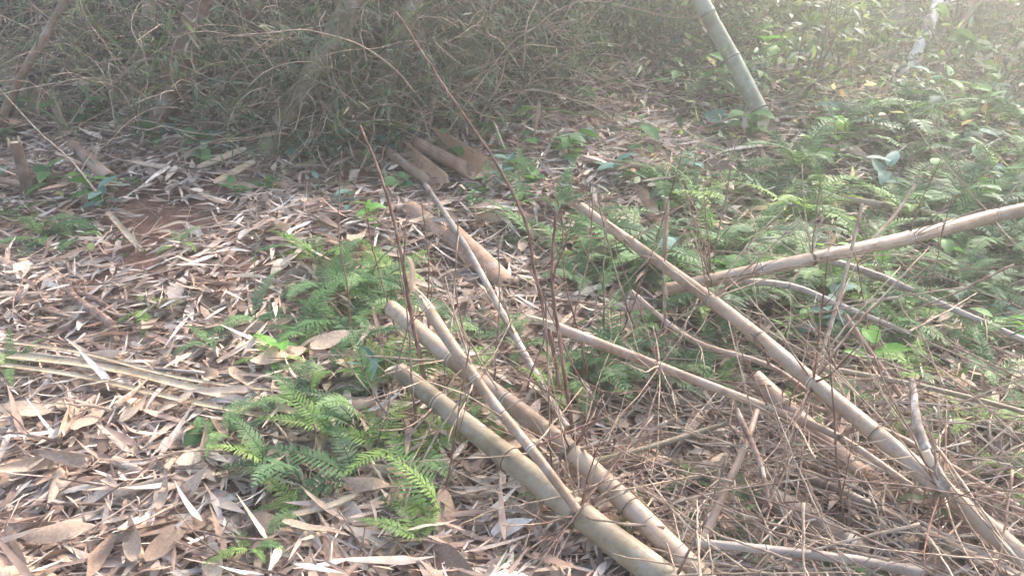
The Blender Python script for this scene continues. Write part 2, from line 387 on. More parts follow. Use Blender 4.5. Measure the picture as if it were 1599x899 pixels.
def culm(key, label, pts, d0, d1, mat, nodes_px=(), twigs=0, tlen=(.15, .45), ends=('cut', 'cut'), name='bamboo_culm', phrase=None, scar=True, cat='bamboo pole', group='felled bamboo poles', twig_list=None, sides=14, P3=None, node_mat=None):
    """a felled culm: internodes and node rings as parts, the dry twigs of a node as its sub-parts. d0, d1 in photograph pixels"""
    P = np.array([at(*p) for p in pts]) if P3 is None else np.asarray(P3, float)
    path = catmull(P, 24)
    dd = np.array([slant(p) for p in path])
    s = np.concatenate([[0], np.cumsum(np.linalg.norm(np.diff(path, axis=0), axis=1))]); S = s[-1]
    ra, rb = d0 * dd[0] / FPX / 2, d1 * dd[-1] / FPX / 2
    rad = lambda u: ra + (rb - ra) * u / S
    pp = proj(path)
    pos = lambda u: np.array([np.interp(u, s, path[:, i]) for i in range(3)])
    horiz = abs(pp[-1, 0] - pp[0, 0]) > abs(pp[-1, 1] - pp[0, 1])
    ax = 0 if horiz else 1
    ns = sorted(float(s[np.argmin(np.abs(pp[:, ax] - q))]) for q in nodes_px)
    base = path[len(path) // 2].copy(); base[2] = float(T(base[0], base[1]))
    e = thing(name, label, cat, base, group)
    cuts = [0.0] + ns + [S]
    for k in range(len(cuts) - 1):
        a, b = cuts[k], cuts[k + 1]
        if b - a < .02: continue
        m = max(4, int((b - a) / .05))
        u = np.linspace(a, b, m + 1)
        pts3 = np.array([pos(v) for v in u]) - base
        f = np.abs((u - (a + b) / 2) / ((b - a) / 2))
        r = np.array([rad(v) for v in u]) * (1 + .03 * f ** 6)
        r = r * (1 + rng.normal(0, .006, len(r)))
        bag = Bag(); V, F, uv = tube(pts3, r, sides, cap=False, uvlen=a)
        if k == 0 and ends[0] == 'slant':       # sloping machete cut
            V = V.reshape(m + 1, sides, 3); ang = np.linspace(0, 2 * np.pi, sides, endpoint=False)
            t = pts3[1] - pts3[0]; t /= np.linalg.norm(t)
            disp = r[0] * 1.76 * (np.cos(ang) * .5 + .5)
            for g_ in range(m + 1): V[g_] += t[None] * np.maximum(0, disp + .0008 * g_ - (V[g_] - pts3[0]) @ t)[:, None]
            V = V.reshape(-1, 3)
        bag.add(V, F, uv=uv)
        o = bag.build('internode', mat, e)
        for idx, side in ((0, 0), (len(cuts) - 2, 1)):
            if k == idx and ends[side] in ('cut', 'slant', 'split'):
                q = pts3 if side == 0 else pts3[::-1]; rr = r if side == 0 else r[::-1]
                t = q[1] - q[0]; t /= np.linalg.norm(t)
                # wall thickness ring and inner bore
                bb = Bag(); dep = min(max(.1, rr[0] * 3), (b - a) * .6)
                V1, F1, uv1 = tube(np.array([q[0] + t * .0015, q[0] + t * .002, q[0] + t * dep]), np.array([rr[0] * .985, rr[0] * .78, rr[0] * .76]), sides, cap=False)
                if ends[side] == 'slant' and side == 0:
                    V1 = V1.reshape(3, sides, 3); ang = np.linspace(0, 2 * np.pi, sides, endpoint=False)
                    V1[:2] += t[None] * (rr[0] * 2.2 * (np.cos(ang) * .5 + .5))[:, None] * .8; V1 = V1.reshape(-1, 3)
                bb.add(V1, F1, uv=uv1)
                bb.add(*tube(np.array([q[0] + t * dep * .97, q[0] + t * dep]), np.array([rr[0] * .76, rr[0] * .76]), sides)[:2], uv=np.zeros((2 * sides + 2, 2)))
                bb.build('cut_end', M_INNER, e)
                if ends[side] == 'split':      # splintered slivers of the wall
                    for _ in range(5):
                        aa = rng.uniform(0, 6.28); tt, nn, bn = frames(q[:3])
                        off = (np.cos(aa) * nn[0] + np.sin(aa) * bn[0])
                        V2, Q2, _i = leaves([[0, 0, 0]], 0, 0, 0, rng.uniform(.05, .13), rr[0] * .9, .2, .2, 0, 3, 'blade')
                        X = -t; Y = np.cross(off, X); Z = off
                        V2 = V2[:, :1] * X + V2[:, 1:2] * Y + V2[:, 2:] * Z + q[0] + off * rr[0] * .88
                        build('splinter', V2, Q2, M_INNER, e, uv=V2[:, :2])
            elif k == idx and ends[side] == 'round':
                q = pts3 if side == 0 else pts3[::-1]; rr = r if side == 0 else r[::-1]
                t = q[0] - q[1]; t /= np.linalg.norm(t)
                h = np.linspace(0, 1, 6); rv = rr[0] * np.sqrt(np.clip(1 - h ** 2, .001, 1))
                V1, F1, uv1 = tube(q[0] + t * (h * rr[0] * .9)[:, None], rv, sides, cap=True)
                build('end_cap', V1, F1, mat, e, uv=uv1)
    for k, a in enumerate(ns):
        c = pos(a); t = pos(min(a + .02, S)) - pos(max(a - .02, 0)); t /= np.linalg.norm(t); r = rad(a)
        off = np.array([-.9, -.55, -.35, 0, .3, .55, .9]) * max(r * .34, .007)
        rp = np.array([1.0, 1.02, 1.045, 1.01, 1.055, 1.025, 1.0]) * r * 1.03
        V, F, uv = tube(c + t * off[:, None] - base, rp, sides, cap=False)
        nd = build('node', V, F, node_mat or (M_NODEDK if (scar and k % 3 == 2) else M_NODE), e, uv=uv)
        V, F, uv = tube(c + t * np.array([-.17, -.12, .12, .17])[:, None] * max(r * .34, .007) - base, np.array([.99, 1.06, 1.06, .99]) * r * 1.04, sides, cap=False)
        build('leaf_scar', V, F, M_SCAR, nd, uv=uv)
        nt_ = twig_list[k] if twig_list else twigs
        up = np.array([0, 0, 1.0]); side_v = np.cross(t, up); side_v /= np.linalg.norm(side_v) + 1e-9
        for q in range(nt_):
            aa = rng.uniform(-.75, .75) * math.pi
            d = up * math.cos(aa) * .9 + side_v * math.sin(aa) + t * rng.normal(0, .5)
            d = d / np.linalg.norm(d)
            st = c + d * r * .9
            bag = Bag(); L = rng.uniform(*tlen) * (1 if rng.random() < .8 else 1.5)
            twig_geom(st, d, L, rng.uniform(.0018, .0042), bag, int(rng.integers(1, 4)))
            V, F, C, U = bag.out()
            build('twig', V - base, F, [M_TWIG, M_TWIGR, M_TWIGP, M_TWIGP][int(rng.integers(0, 4))], nd, uv=U)
    if phrase: LAND.append((phrase, float(base[0]), float(base[1]), key))
    return e, path

culm('A', 'thick olive-green felled bamboo pole with a pale cut end beside the ferns', [(606, 566, .20), (690, 632, .18), (905, 802, .12), (1100, 950, .06)], 27, 53, M_CULM['olive'],
     (682, 800, 908, 1050), twig_list=[9, 0, 16, 3], tlen=(.15, .5), ends=('slant', 'cut'), phrase='thick olive-green pole', sides=18)
culm('B', 'tan bamboo pole with rounded tip running beside the thick olive-green pole', [(612, 482, .20), (740, 588, .19), (900, 712, .16), (1130, 935, .08)], 25, 39, M_CULM['tan'],
     (705, 790, 895, 985), twig_list=[7, 2, 17, 0], tlen=(.15, .55), ends=('round', 'cut'), phrase='round-tipped tan pole', sides=16)
culm('C', 'thin pale branch with a frayed top leaning between the tan and olive poles', [(672, 488, .42), (712, 548, .40), (765, 622, .33), (838, 712, .27), (902, 796, .17)], 19, 15, M_CULM['tan'],
     (590, 700), twig_list=[4, 2], ends=('split', 'none'), sides=10, name='bamboo_branch', cat='bamboo branch', group=None)
culm('D', 'long straight tan bamboo pole slanting down across the fern patch', [(900, 318, .30), (1110, 468, .32), (1270, 597, .30), (1470, 762, .22), (1660, 925, .12)], 14, 35, M_CULM['tan'],
     (983, 1110, 1186, 1270, 1364, 1472), twig_list=[4, 9, 0, 12, 0, 14], tlen=(.15, .5), ends=('slant', 'cut'), phrase='long slanting tan pole', sides=16)
culm('E', 'golden tan bamboo pole with a split sheath lying crosswise above the long pole', [(1660, 315, .38), (1550, 338, .37), (1420, 371, .34), (1268, 404, .30), (1130, 433, .26), (1040, 452, .22)], 22, 20, M_CULM['tan'],
     (1552, 1420, 1268, 1187, 1110), twig_list=[5, 8, 8, 0, 12], tlen=(.12, .4), phrase='golden crosswise pole', sides=14)
culm('E2', 'slim grey branch running under the golden crosswise pole', [(1120, 436, .22), (1232, 446, .2), (1310, 476, .16), (1420, 520, .1)], 12, 8, M_CULM['grey'], (1232, 1310), 2, sides=9, name='bamboo_branch', cat='bamboo branch', group=None)
culm('E3', 'slim grey-brown branch slanting away below the split sheath of the golden pole', [(1290, 405, .2), (1370, 430, .18), (1450, 466, .16), (1540, 505, .1), (1630, 545, .06)], 12, 10, M_CULM['grey'], (1375, 1450, 1540), 2, sides=9, name='bamboo_branch', cat='bamboo branch', group=None)
culm('F', 'slender purplish brown bamboo pole with a frayed broken tip in mid thicket', [(872, 512, .34), (1030, 572, .30), (1200, 637, .24), (1310, 682, .2), (1440, 770, .12)], 17, 10, M_CULM['pink'],
     (1030, 1200, 1310), twig_list=[12, 3, 4], tlen=(.12, .45), ends=('split', 'cut'), phrase='slender purplish pole', sides=12)
culm('G', 'short thick brown bamboo piece with a rounded butt under the slender purplish pole', [(1178, 590, .12), (1262, 668, .1), (1338, 738, .07)], 28, 34, M_CULM['pink'], (1232,), 2, ends=('cut', 'round'), phrase='short thick brown piece', sides=16)
culm('H', 'dark brown thick bamboo piece low in the twigs by the horizontal pinkish stick', [(1192, 772, .11), (1262, 815, .09), (1350, 872, .06)], 42, 46, M_CULM['dark'], (1325,), 2, ends=('cut', 'cut'), phrase='dark thick brown piece', sides=16)
culm('I', 'pinkish grey straight stick lying level in front of the dark brown piece', [(1085, 846, .2), (1200, 858, .2), (1330, 873, .18), (1440, 893, .16)], 13, 17, M_CULM['grey'], (1090, 1196), 0, sides=10, phrase='level pinkish stick')
culm('J', 'grey lichen-crusted branch leaning onto the long slanting pole', [(1424, 592, .34), (1432, 660, .33), (1452, 715, .3), (1476, 762, .25)], 9, 20, M_LICHEN, (), 0, sides=10, name='lichen_branch', cat='branch', group=None)
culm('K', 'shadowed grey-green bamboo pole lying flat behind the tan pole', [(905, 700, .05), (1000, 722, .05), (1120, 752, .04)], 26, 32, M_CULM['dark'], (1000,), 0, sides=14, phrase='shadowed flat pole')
culm('K2', 'thin yellowish bamboo rod rising beside the shadowed flat pole', [(915, 722, .16), (1000, 702, .17), (1136, 660, .2)], 10, 8, M_CULM['olive'], (1000,), 1, sides=9, name='bamboo_rod', cat='bamboo rod', group=None)
def strip(label, pts, wpx, phrase=None, mat=None):
    """a flat split length of bamboo wall, slightly cupped"""
    P = catmull([at(*q) for q in pts], 10); base = P[len(P) // 2].copy(); base[2] = float(T(base[0], base[1])); wd = wpx * slant(base) / FPX
    P[:, 2] = np.linspace(P[0, 2], P[-1, 2], len(P)) * .6 + P[:, 2] * .4; t, n_, b_ = frames(P)
    a = np.linspace(-1, 1, 6); tp = (1 - .45 * np.linspace(-1, 1, len(P)) ** 8) * (1 + .03 * np.sin(np.arange(len(P)) * 1.3))
    tilt = .35; nn = n_ * math.cos(tilt) + b_ * math.sin(tilt); bb = b_ * math.cos(tilt) - n_ * math.sin(tilt)
    V = P[:, None, :] + bb[:, None, :] * (a[None, :, None] * wd / 2 * tp[:, None, None]) + nn[:, None, :] * ((a ** 2)[None, :, None] * wd * .16)
    top = V.reshape(-1, 3); bot = (V - nn[:, None, :] * .004).reshape(-1, 3); k = len(top); m, c_ = len(P), 6
    i = np.arange(m - 1)[:, None] * c_; j = np.arange(c_ - 1)[None, :]; q = np.stack([i + j, i + j + 1, i + c_ + j + 1, i + c_ + j], -1).reshape(-1, 4)
    loop = list(range(c_)) + [c_ * u + c_ - 1 for u in range(1, m)] + list(range(k - 2, k - c_ - 1, -1)) + [c_ * u for u in range(m - 2, 0, -1)]
    rim = np.array([[loop[u], loop[(u + 1) % len(loop)], loop[(u + 1) % len(loop)] + k, loop[u] + k] for u in range(len(loop))])
    L = np.repeat(np.linspace(0, np.linalg.norm(P[-1] - P[0]), m), c_); uv = np.tile(np.stack([np.tile(a * .3, m), L], 1), (2, 1))
    o = build('bamboo_strip', np.concatenate([top, bot]) - base, [q, q[:, ::-1] + k, rim], mat or M_STRIP, uv=uv, loc=base)
    tag(o, label, 'bamboo strip', 'split bamboo strips in the litter')
    if phrase: LAND.append((phrase, float(base[0]), float(base[1]), 'strip'))
strip('long split tan bamboo strip ending by the dark ferns', [(-80, 546, .09), (150, 570, .09), (330, 608, .085), (500, 652, .07)], 12, 'long split tan strip')
strip('second split strip just in front of the long split tan strip', [(-60, 562, .08), (110, 584, .08), (290, 622, .075), (470, 660, .06)], 8)
strip('narrow pale strip crossing behind the long split tan strip', [(-40, 528, .09), (120, 548, .1), (300, 588, .09), (560, 622, .07)], 5)
strip('pale straight strip lying between the forked stick and the fern', [(168, 330, .06), (222, 392, .06)], 9)
strip('pale broad strip lying before the thicket edge', [(310, 262, .06), (385, 232, .07)], 12)
strip('tan strip propped on the litter beside the round leaves', [(335, 286, .07), (398, 252, .09)], 12)
strip('long pale strip slanting through the litter below the ferns', [(395, 815, .07), (500, 790, .08), (560, 770, .07)], 10)
culm('L2', 'thin grey stick lying behind the split tan strips', [(-60, 540, .06), (130, 562, .07), (270, 578, .06), (470, 592, .05)], 7, 5, M_CULM['grey'], (130, 270), 0, sides=8, name='bamboo_stick', cat='stick', group=None)
culm('C2', 'long thin grey stick lying down the middle past the brown husks', [(662, 285, .08), (720, 372, .12), (785, 490, .12), (840, 590, .1), (885, 668, .1)], 8, 13, M_CULM['grey'], (430, 520, 590), twig_list=[0, 3, 2], sides=9, name='bamboo_stick', cat='stick', group=None, phrase='long thin grey stick')
culm('N2', 'short brown fallen rod touching the upright stump', [(-30, 275, .06), (50, 291, .05)], 10, 11, M_CULM['pink'], (), 0, sides=10, name='bamboo_rod', cat='bamboo rod', group=None)
culm('O', 'short hollow brown bamboo offcut lying behind the upright stump', [(112, 226, .07), (172, 280, .05)], 16, 22, M_CULM['pink'], (), 0, sides=14, name='bamboo_offcut', cat='bamboo offcut', group=None, phrase='short hollow offcut')
culm('R1', 'brown weathered rod half sunk in the litter at the head of the path', [(905, 246, .05), (1000, 262, .05), (1110, 290, .05)], 12, 12, M_CULM['pink'], (985,), 1, sides=10, name='bamboo_rod', cat='bamboo rod', group=None, phrase='weathered rod on the path')
culm('R2', 'brown rod lying in the green growth behind the golden crosswise pole', [(1248, 300, .1), (1380, 320, .1), (1490, 342, .1)], 10, 11, M_CULM['pink'], (1380,), 1, sides=10, name='bamboo_rod', cat='bamboo rod', group=None, phrase='brown rod in the greenery')
culm('S2', 'thin pale upright cane beside the tip of the long slanting pole', [], 7, 9, M_CULM['tan'], (400, 440), 1, sides=8, name='bamboo_cane', cat='bamboo cane', group=None,
     P3=[at_y(1042, 308, 2.75), at_y(1038, 400, 2.72), at(1040, 505, .0)])
culm('W1', 'thin stick poking up out of the ferns behind the golden pole', [], 5, 6, M_TWIGP, (), 0, sides=7, name='bamboo_cane', cat='bamboo cane', group=None, P3=[at_y(1430, 288, 3.15), at_y(1398, 335, 3.05), at_y(1362, 376, 2.95)])
culm('W2', 'long pale straight cane standing across the golden crosswise pole', [], 5, 8, M_TWIGP, (430,), 0, sides=7, name='bamboo_cane', cat='bamboo cane', group=None, P3=[at_y(1346, 318, 2.55), at_y(1322, 420, 2.45), at_y(1290, 530, 2.3), at(1258, 620, .1)])
culm('W3', 'short brown cane standing cut in the ferns below the golden pole', [(1320, 492, .25), (1352, 540, .2), (1408, 620, .1)], 8, 9, M_CULM['pink'], (535,), 1, sides=9, name='bamboo_cane', cat='bamboo cane', group=None)
culm('W4', 'thin greenish rod crossing behind the lichen branch', [(1270, 570, .2), (1400, 595, .2), (1520, 622, .18), (1640, 655, .16)], 8, 9, M_CULM['olive'], (1400, 1520), 1, sides=9, name='bamboo_rod', cat='bamboo rod', group=None)
culm('W5', 'thin brown rod passing low between the purplish and long slanting poles', [(985, 455, .18), (1080, 530, .2), (1200, 570, .2), (1290, 630, .18), (1420, 690, .14), (1590, 790, .1)], 8, 9, M_CULM['pink'], (1080, 1200, 1330), 2, sides=9, name='bamboo_rod', cat='bamboo rod', group=None)
culm('W6', 'dark crooked rod half hidden among twigs in front of the short brown piece', [(1250, 740, .1), (1330, 775, .12), (1420, 820, .1), (1520, 870, .08)], 14, 18, M_CULM['dark'], (1330, 1420), 2, sides=10, name='bamboo_rod', cat='bamboo rod', group=None)
culm('W7', 'grey thin culm leaning against twigs between the two thick poles', [(1182, 640, .28), (1162, 700, .25), (1130, 770, .18), (1095, 850, .1)], 9, 14, M_CULM['pink'], (700,), 2, sides=9, name='bamboo_cane', cat='bamboo cane', group=None)
culm('W8', 'crooked brown stick standing beside the dark thick brown piece', [(1150, 640, .3), (1186, 720, .26), (1200, 790, .2)], 10, 9, M_TWIG, (), 0, sides=8, name='crooked_stick', cat='stick', group=None)
culm('M', 'tan bamboo pole leaning out of frame over the far corner of the litter', [], 9, 14, M_CULM['tan'], (96, 160), 0, sides=10, group=None, phrase='leaning tan pole',
     P3=[at_y(150, -90, 4.15), at_y(85, 30, 4.1), at_y(45, 98, 4.05), at(-8, 205, .0)])
culm('T', 'thick grey-green bamboo culm leaning down from above with a hollow cut foot', [], 26, 25, M_CULM['green'], (20, 93, 172), 0, sides=18, group=None, phrase='leaning grey-green culm',
     P3=[at(1198, 197, .1), at_y(1150, 103, 4.55), at_y(1094, 0, 4.7), at_y(1008, -190, 4.85)], ends=('slant', 'cut'), scar=False, node_mat=M_CULM['green'])

# upright stump, forked stick
p = at(48, 312); top = at_y(47, 222, p[1])
e = thing('bamboo_stump', 'upright brown bamboo stump with a ragged top', 'stump', p)
LAND.append(('upright stump', p[0], p[1], 'N'))
r = 9 * slant(p) / FPX; h = top[2] - p[2]
for k, (a, b) in enumerate(((0, .45), (.45, 1))):
    V, F, uv = tube(np.array([[.004 * math.sin(9 * z), 0, z] for z in np.linspace(a * h - (.05 if k == 0 else 0), b * h, 6)]), r * (1 - .06 * k), 12, cap=False); build('internode', V, F, M_CULM['dark'], e, uv=uv)
V, F, uv = tube([[0, 0, .44 * h], [0, 0, .45 * h], [0, 0, .47 * h]], [r, r * 1.12, r], 12, False); build('node', V, F, M_NODEDK, e, uv=uv)
V, F, uv = tube([[0, 0, h - .001], [0, 0, h - .0005], [0, 0, h - .05]], [r * .93, r * .72, r * .7], 12, False); build('cut_end', V, F, M_INNER, e, uv=uv)
for k in range(6):
    a = k * 1.05; V, Q, _ = leaves([[r * .85 * math.cos(a), r * .85 * math.sin(a), h - .01]], a + 1.57, 1.5, 0, rng.uniform(.015, .05), r * .8, .1, 0, 0, 2, 'blade'); build('splinter', V, Q, M_INNER, e, uv=V[:, :2])
e = thing('forked_stick', 'dark grey broken stick bent into a fork on the pale litter', 'stick', at(178, 505)); b0 = np.array(e.location)
for nm, pl, d0, d1 in (('main_stem', [(108, 458, .05), (140, 482, .07), (172, 504, .07)], 12, 14), ('broken_stub', [(174, 503, .07), (180, 530, .05), (176, 556, .01)], 13, 11), ('side_stem', [(122, 456, .05), (155, 472, .06), (192, 496, .05)], 9, 9)):
    P = catmull([at(*q) for q in pl], 6) + rng.normal(0, .002, (13, 3)); rr = np.linspace(d0, d1, 13) * slant(b0) / FPX / 2
    V, F, uv = tube(P - b0, rr * (1 + .12 * np.sin(np.arange(13) * 2.1)), 9); build(nm, V, F, M_LICHEN if nm == 'none' else M_TWIG, e, uv=uv)
LAND.append(('dark forked stick', b0[0], b0[1], 'P'))

# ------------------------------------------------------------------ curled husks (culm sheaths)
def sheath_mesh(name, L, r, span, taper=.5, curl=0.0, mat=None, n=10, m=9, nar=.35, jg=1.0):
    s = np.linspace(0, 1, n)[:, None]; a = (np.linspace(-.5, .5, m)[None, :]) * span
    rr = r * (1 - taper * s ** 2) ; aa = a * (1 - nar * s ** 2)
    wob = 1 + .05 * np.sin(5 * s + 3 * a) + rng.normal(0, .015, (n, m))
    jag = rng.uniform(-.14, .06, (1, m)) * L * jg; x = s * L + 0 * a + jag * (s > .95) - rng.uniform(-.1, .04, (1, m)) * L * jg * (s < .05); y = rr * np.sin(aa) * wob; z = r - rr * np.cos(aa) * wob + curl * L * s ** 2
    V = np.stack([x, y, z], -1).reshape(-1, 3)
    V2 = V.copy(); nrm = np.stack([0 * x, np.sin(aa) + 0 * x, -np.cos(aa) + 0 * x], -1).reshape(-1, 3); V2 = V + nrm * .003
    V = np.concatenate([V, V2]); uvs = np.tile(np.stack([a / 3 + 0 * s, s * L + 0 * a], -1).reshape(-1, 2), (2, 1))
    i = np.arange(n - 1)[:, None] * m; j = np.arange(m - 1)[None, :]
    q = np.stack([i + j, i + j + 1, i + m + j + 1, i + m + j], -1).reshape(-1, 4)
    k = n * m; loop = list(range(m)) + [m * t + m - 1 for t in range(1, n)] + list(range(k - 2, k - m - 1, -1)) + [m * t for t in range(n - 2, 0, -1)]
    rim = np.array([[loop[t], loop[(t + 1) % len(loop)], loop[(t + 1) % len(loop)] + k, loop[t] + k] for t in range(len(loop))])
    me = make_mesh(name, V, [q[:, ::-1], q + k, rim], mat or M_SHEATH, uv=uvs)
    if mat is not None:
        me.materials.append(M_HUSKIN); ix = np.zeros(len(me.polygons), np.int32); ix[:len(q)] = 1; me.polygons.foreach_set('material_index', ix)
    return me
def lay(o, P, yaw, pitch=0, roll=0):
    o.location = P; o.rotation_mode = 'XYZ'; o.rotation_euler = (roll, -pitch, yaw)
def ang2(p0, p1): return math.atan2(p1[1] - p0[1], p1[0] - p0[0])
for lab, a, b, wpx, span, flip, mt in (
        ('large hollow bamboo husk split open on the path below the thicket', (668, 250), (752, 292), 44, 4.9, .32, M_HUSK),
        ('broad flattened bamboo husk with frayed end beside the split hollow husk', (624, 262), (690, 312), 34, 4.6, .2, M_HUSK),
        ('large brown bamboo husk lying under the long thin grey stick', (706, 378), (800, 462), 40, 3.6, math.pi, M_HUSK),
        ('greyish brown rolled husk behind the ferns on the path', (640, 335), (702, 382), 30, 3.4, math.pi, M_HUSK),
        ('brown rounded husk standing behind the long pole tip', (985, 282), (1036, 372), 24, 3.8, math.pi, M_HUSK),
        ('rusty short husk lying in the ferns beyond the grey stick', (792, 352), (850, 350), 24, 3.6, math.pi, M_HUSK),
        ('rusty brown husk in the shade under the golden pole', (1150, 480), (1215, 470), 30, 3.4, math.pi, M_CULM['rust']),
        ('pale ribbed husk lying just beyond the olive pole tip', (522, 650), (592, 636), 30, 3.0, math.pi, None),
        ('grey-brown husk at the edge of the litter by the forked stick', (-10, 472), (72, 470), 20, 3.2, math.pi, None),
        ('pale curled husk behind the split tan strips', (182, 545), (252, 536), 22, 3.4, math.pi, None)):
    A, B = at(*a), at(*b); L = np.linalg.norm(B - A); r = wpx * slant(A) / FPX / 2
    me = sheath_mesh('bamboo_husk', L, r, span, .12 if flip < 2 else .4, 0, mt, 12, 13, .04 if flip < 2 else .2, .5)
    o = tag(place('bamboo_husk', me), lab, 'husk')
    pit = math.asin(np.clip((B[2] - A[2]) / L, -1, 1)); lay(o, A + np.array([0, 0, (2 * r * .62 if flip > 2 else .03) + .012]), ang2(A, B), pit, flip)
    if 'large' in lab: LAND.append(('large split hollow husk' if 'hollow' in lab else 'large brown husk', A[0], A[1], 'husk'))

# ------------------------------------------------------------------ leaf litter
def green(px, py):
    """how overgrown the ground is at this place: 0 bare litter, 1 greenery"""
    g = sstep(940, 1180, px + 90 * np.sin(py / 70.)) * (1 - sstep(570, 720, py))
    g = np.maximum(g, .55 * sstep(900, 1050, px) * (1 - sstep(430, 560, py)) * sstep(270, 330, py))
    for cx, cy, rx, ry, v in ((985, 420, 170, 110, .8), (960, 590, 130, 70, .8), (545, 470, 110, 80, .7), (540, 215, 90, 60, .5), (560, 740, 150, 90, .35), (70, 360, 90, 60, .4), (1450, 660, 260, 110, .5), (1080, 335, 130, 100, .85), (860, 110, 170, 70, .6), (960, 190, 120, 40, .35), (1200, 560, 120, 60, .5), (1250, 760, 300, 120, .42), (1500, 560, 200, 120, .8), (1400, 640, 160, 60, .6)):
        g = np.maximum(g, v * np.exp(-((px - cx) / rx) ** 2 - ((py - cy) / ry) ** 2))
    g = np.maximum(g, .85 * sstep(840, 930, px) * (1 - sstep(90, 150, py))); g = np.maximum(g, .5 * sstep(1000, 1060, px) * (1 - sstep(200, 260, py)))
    return g
def scatter(n, x=(-5, 5.5), y=(.75, 7.5), margin=260):
    X = rng.uniform(*x, n); Y = rng.uniform(*y, n); Z = T(X, Y); P = np.stack([X, Y, Z], 1); q = proj(P)
    ok = (q[:, 0] > -margin) & (q[:, 0] < PW + margin) & (q[:, 1] < PH + 250)
    return P[ok], q[ok]
P, q = scatter(118000)
gr = green(q[:, 0], q[:, 1])
bare = np.zeros(len(P))
for cx, cy, rx, ry in ((255, 345, 130, 50), (215, 415, 80, 36), (560, 285, 75, 36), (590, 400, 60, 34), (400, 425, 55, 22), (335, 295, 50, 18), (120, 330, 40, 18)):
    bare = np.maximum(bare, 1.15 * np.exp(-((q[:, 0] - cx) / rx) ** 2 - ((q[:, 1] - cy) / ry) ** 2))
bank = sstep(4.6, 5.4, P[:, 1]) * (P[:, 0] < .3)
keep = rng.random(len(P)) < (1 - .72 * gr) * np.clip(1 - bare, .02, 1) * (1 - .93 * bank)
P, q = P[keep], q[keep]; n = len(P)
L = np.clip(rng.lognormal(math.log(.09), .48, n), .025, .26); W = np.clip(L * rng.uniform(.06, .17, n), .004, .026)
broad = rng.random(n) < .05; W[broad] = L[broad] * rng.uniform(.35, .55, broad.sum()); L[broad] *= .8; W[broad] *= .8
P[:, 2] += rng.random(n) ** 1.3 * .06 + .004
yaw = rng.vonmises(-.5, .35, n) + (rng.random(n) < .5) * math.pi
V, Q, idx = leaves(P, yaw, rng.normal(0, .2, n), rng.normal(0, .5, n), L, W, rng.normal(.15, .45, n), rng.uniform(-.3, .5, n), rng.normal(0, .5, n), 4)
c = PAL_DRY[rng.integers(0, len(PAL_DRY), n)] * rng.uniform(.85, 1.35, n)[:, None]
V[:, 2] = np.maximum(V[:, 2], T(V[:, 0], V[:, 1]) + .002)
o = build('leaf_litter', V, Q, M_LITTER, col=c[idx]); o['kind'] = 'stuff'; o['label'] = 'dry tan bamboo leaf litter covering the slope'
# the matted lower layer
P, q = scatter(60000); gr = green(q[:, 0], q[:, 1]); bank = sstep(4.6, 5.4, P[:, 1]) * (P[:, 0] < .3); bare = np.zeros(len(P))
for cx, cy, rx, ry in ((255, 345, 130, 48), (215, 415, 75, 34), (560, 285, 70, 34), (590, 400, 55, 32), (400, 425, 55, 22), (335, 295, 50, 18), (120, 330, 40, 18)):
    bare = np.maximum(bare, 1.15 * np.exp(-((q[:, 0] - cx) / rx) ** 2 - ((q[:, 1] - cy) / ry) ** 2))
keep = rng.random(len(P)) < (1 - .75 * gr) * np.clip(1 - bare, .01, 1) * (1 - .93 * bank); P = P[keep]; n = len(P)
P[:, 2] += .012 + rng.random(n) * .012; L = rng.uniform(.07, .2, n); W = L * rng.uniform(.12, .3, n)
V, Q, idx = leaves(P, rng.vonmises(-.5, .3, n) + (rng.random(n) < .5) * math.pi, rng.normal(0, .07, n), rng.normal(0, .15, n), L, W, rng.normal(.05, .2, n), rng.uniform(-.1, .2, n), 0, 3)
V[:, 2] = np.maximum(V[:, 2], T(V[:, 0], V[:, 1]) + .004)
c = PAL_DRY[rng.integers(0, len(PAL_DRY), n)] * rng.uniform(.6, 1.2, n)[:, None]
o = build('matted_litter', V, Q, M_LITTER, col=c[idx]); o['kind'] = 'stuff'; o['label'] = 'older flattened leaf litter matted under the loose leaves'
# fine broken twigs and stalks in the litter
P, q = scatter(9000); gr = green(q[:, 0], q[:, 1]); keep = rng.random(len(P)) < .8 - .4 * gr; P = P[keep]
Pr = np.array([at(rng.uniform(1060, 1640), rng.uniform(520, 930), rng.uniform(0, .09)) for _ in range(600)]); P = np.concatenate([P, Pr])
bag = Bag()
for p in P:
    a = rng.vonmises(-.5, .5) + (rng.random() < .5) * math.pi; L_ = rng.uniform(.05, .4)
    d = np.array([math.cos(a), math.sin(a), rng.normal(0, .12)])
    pts = p + np.array([0, 0, .02 + rng.random() * .035]) + d * np.array([-.5, .05, .5])[:, None] * L_ + np.array([[0, 0, 0], rng.normal(0, .01, 3), [0, 0, 0]])
    pts[:, 2] = np.maximum(pts[:, 2], T(pts[:, 0], pts[:, 1]) + .004)
    V, F, uv = tube(pts, np.array([1, .9, .6]) * rng.uniform(.0012, .0035), 4)
    bag.add(V, F, PAL_DRY[rng.integers(0, len(PAL_DRY))] * rng.uniform(.5, 1.15))
o = bag.build('twig_litter', M_LITTER); o['kind'] = 'stuff'; o['label'] = 'fine broken twigs and leaf stalks mixed in the litter'

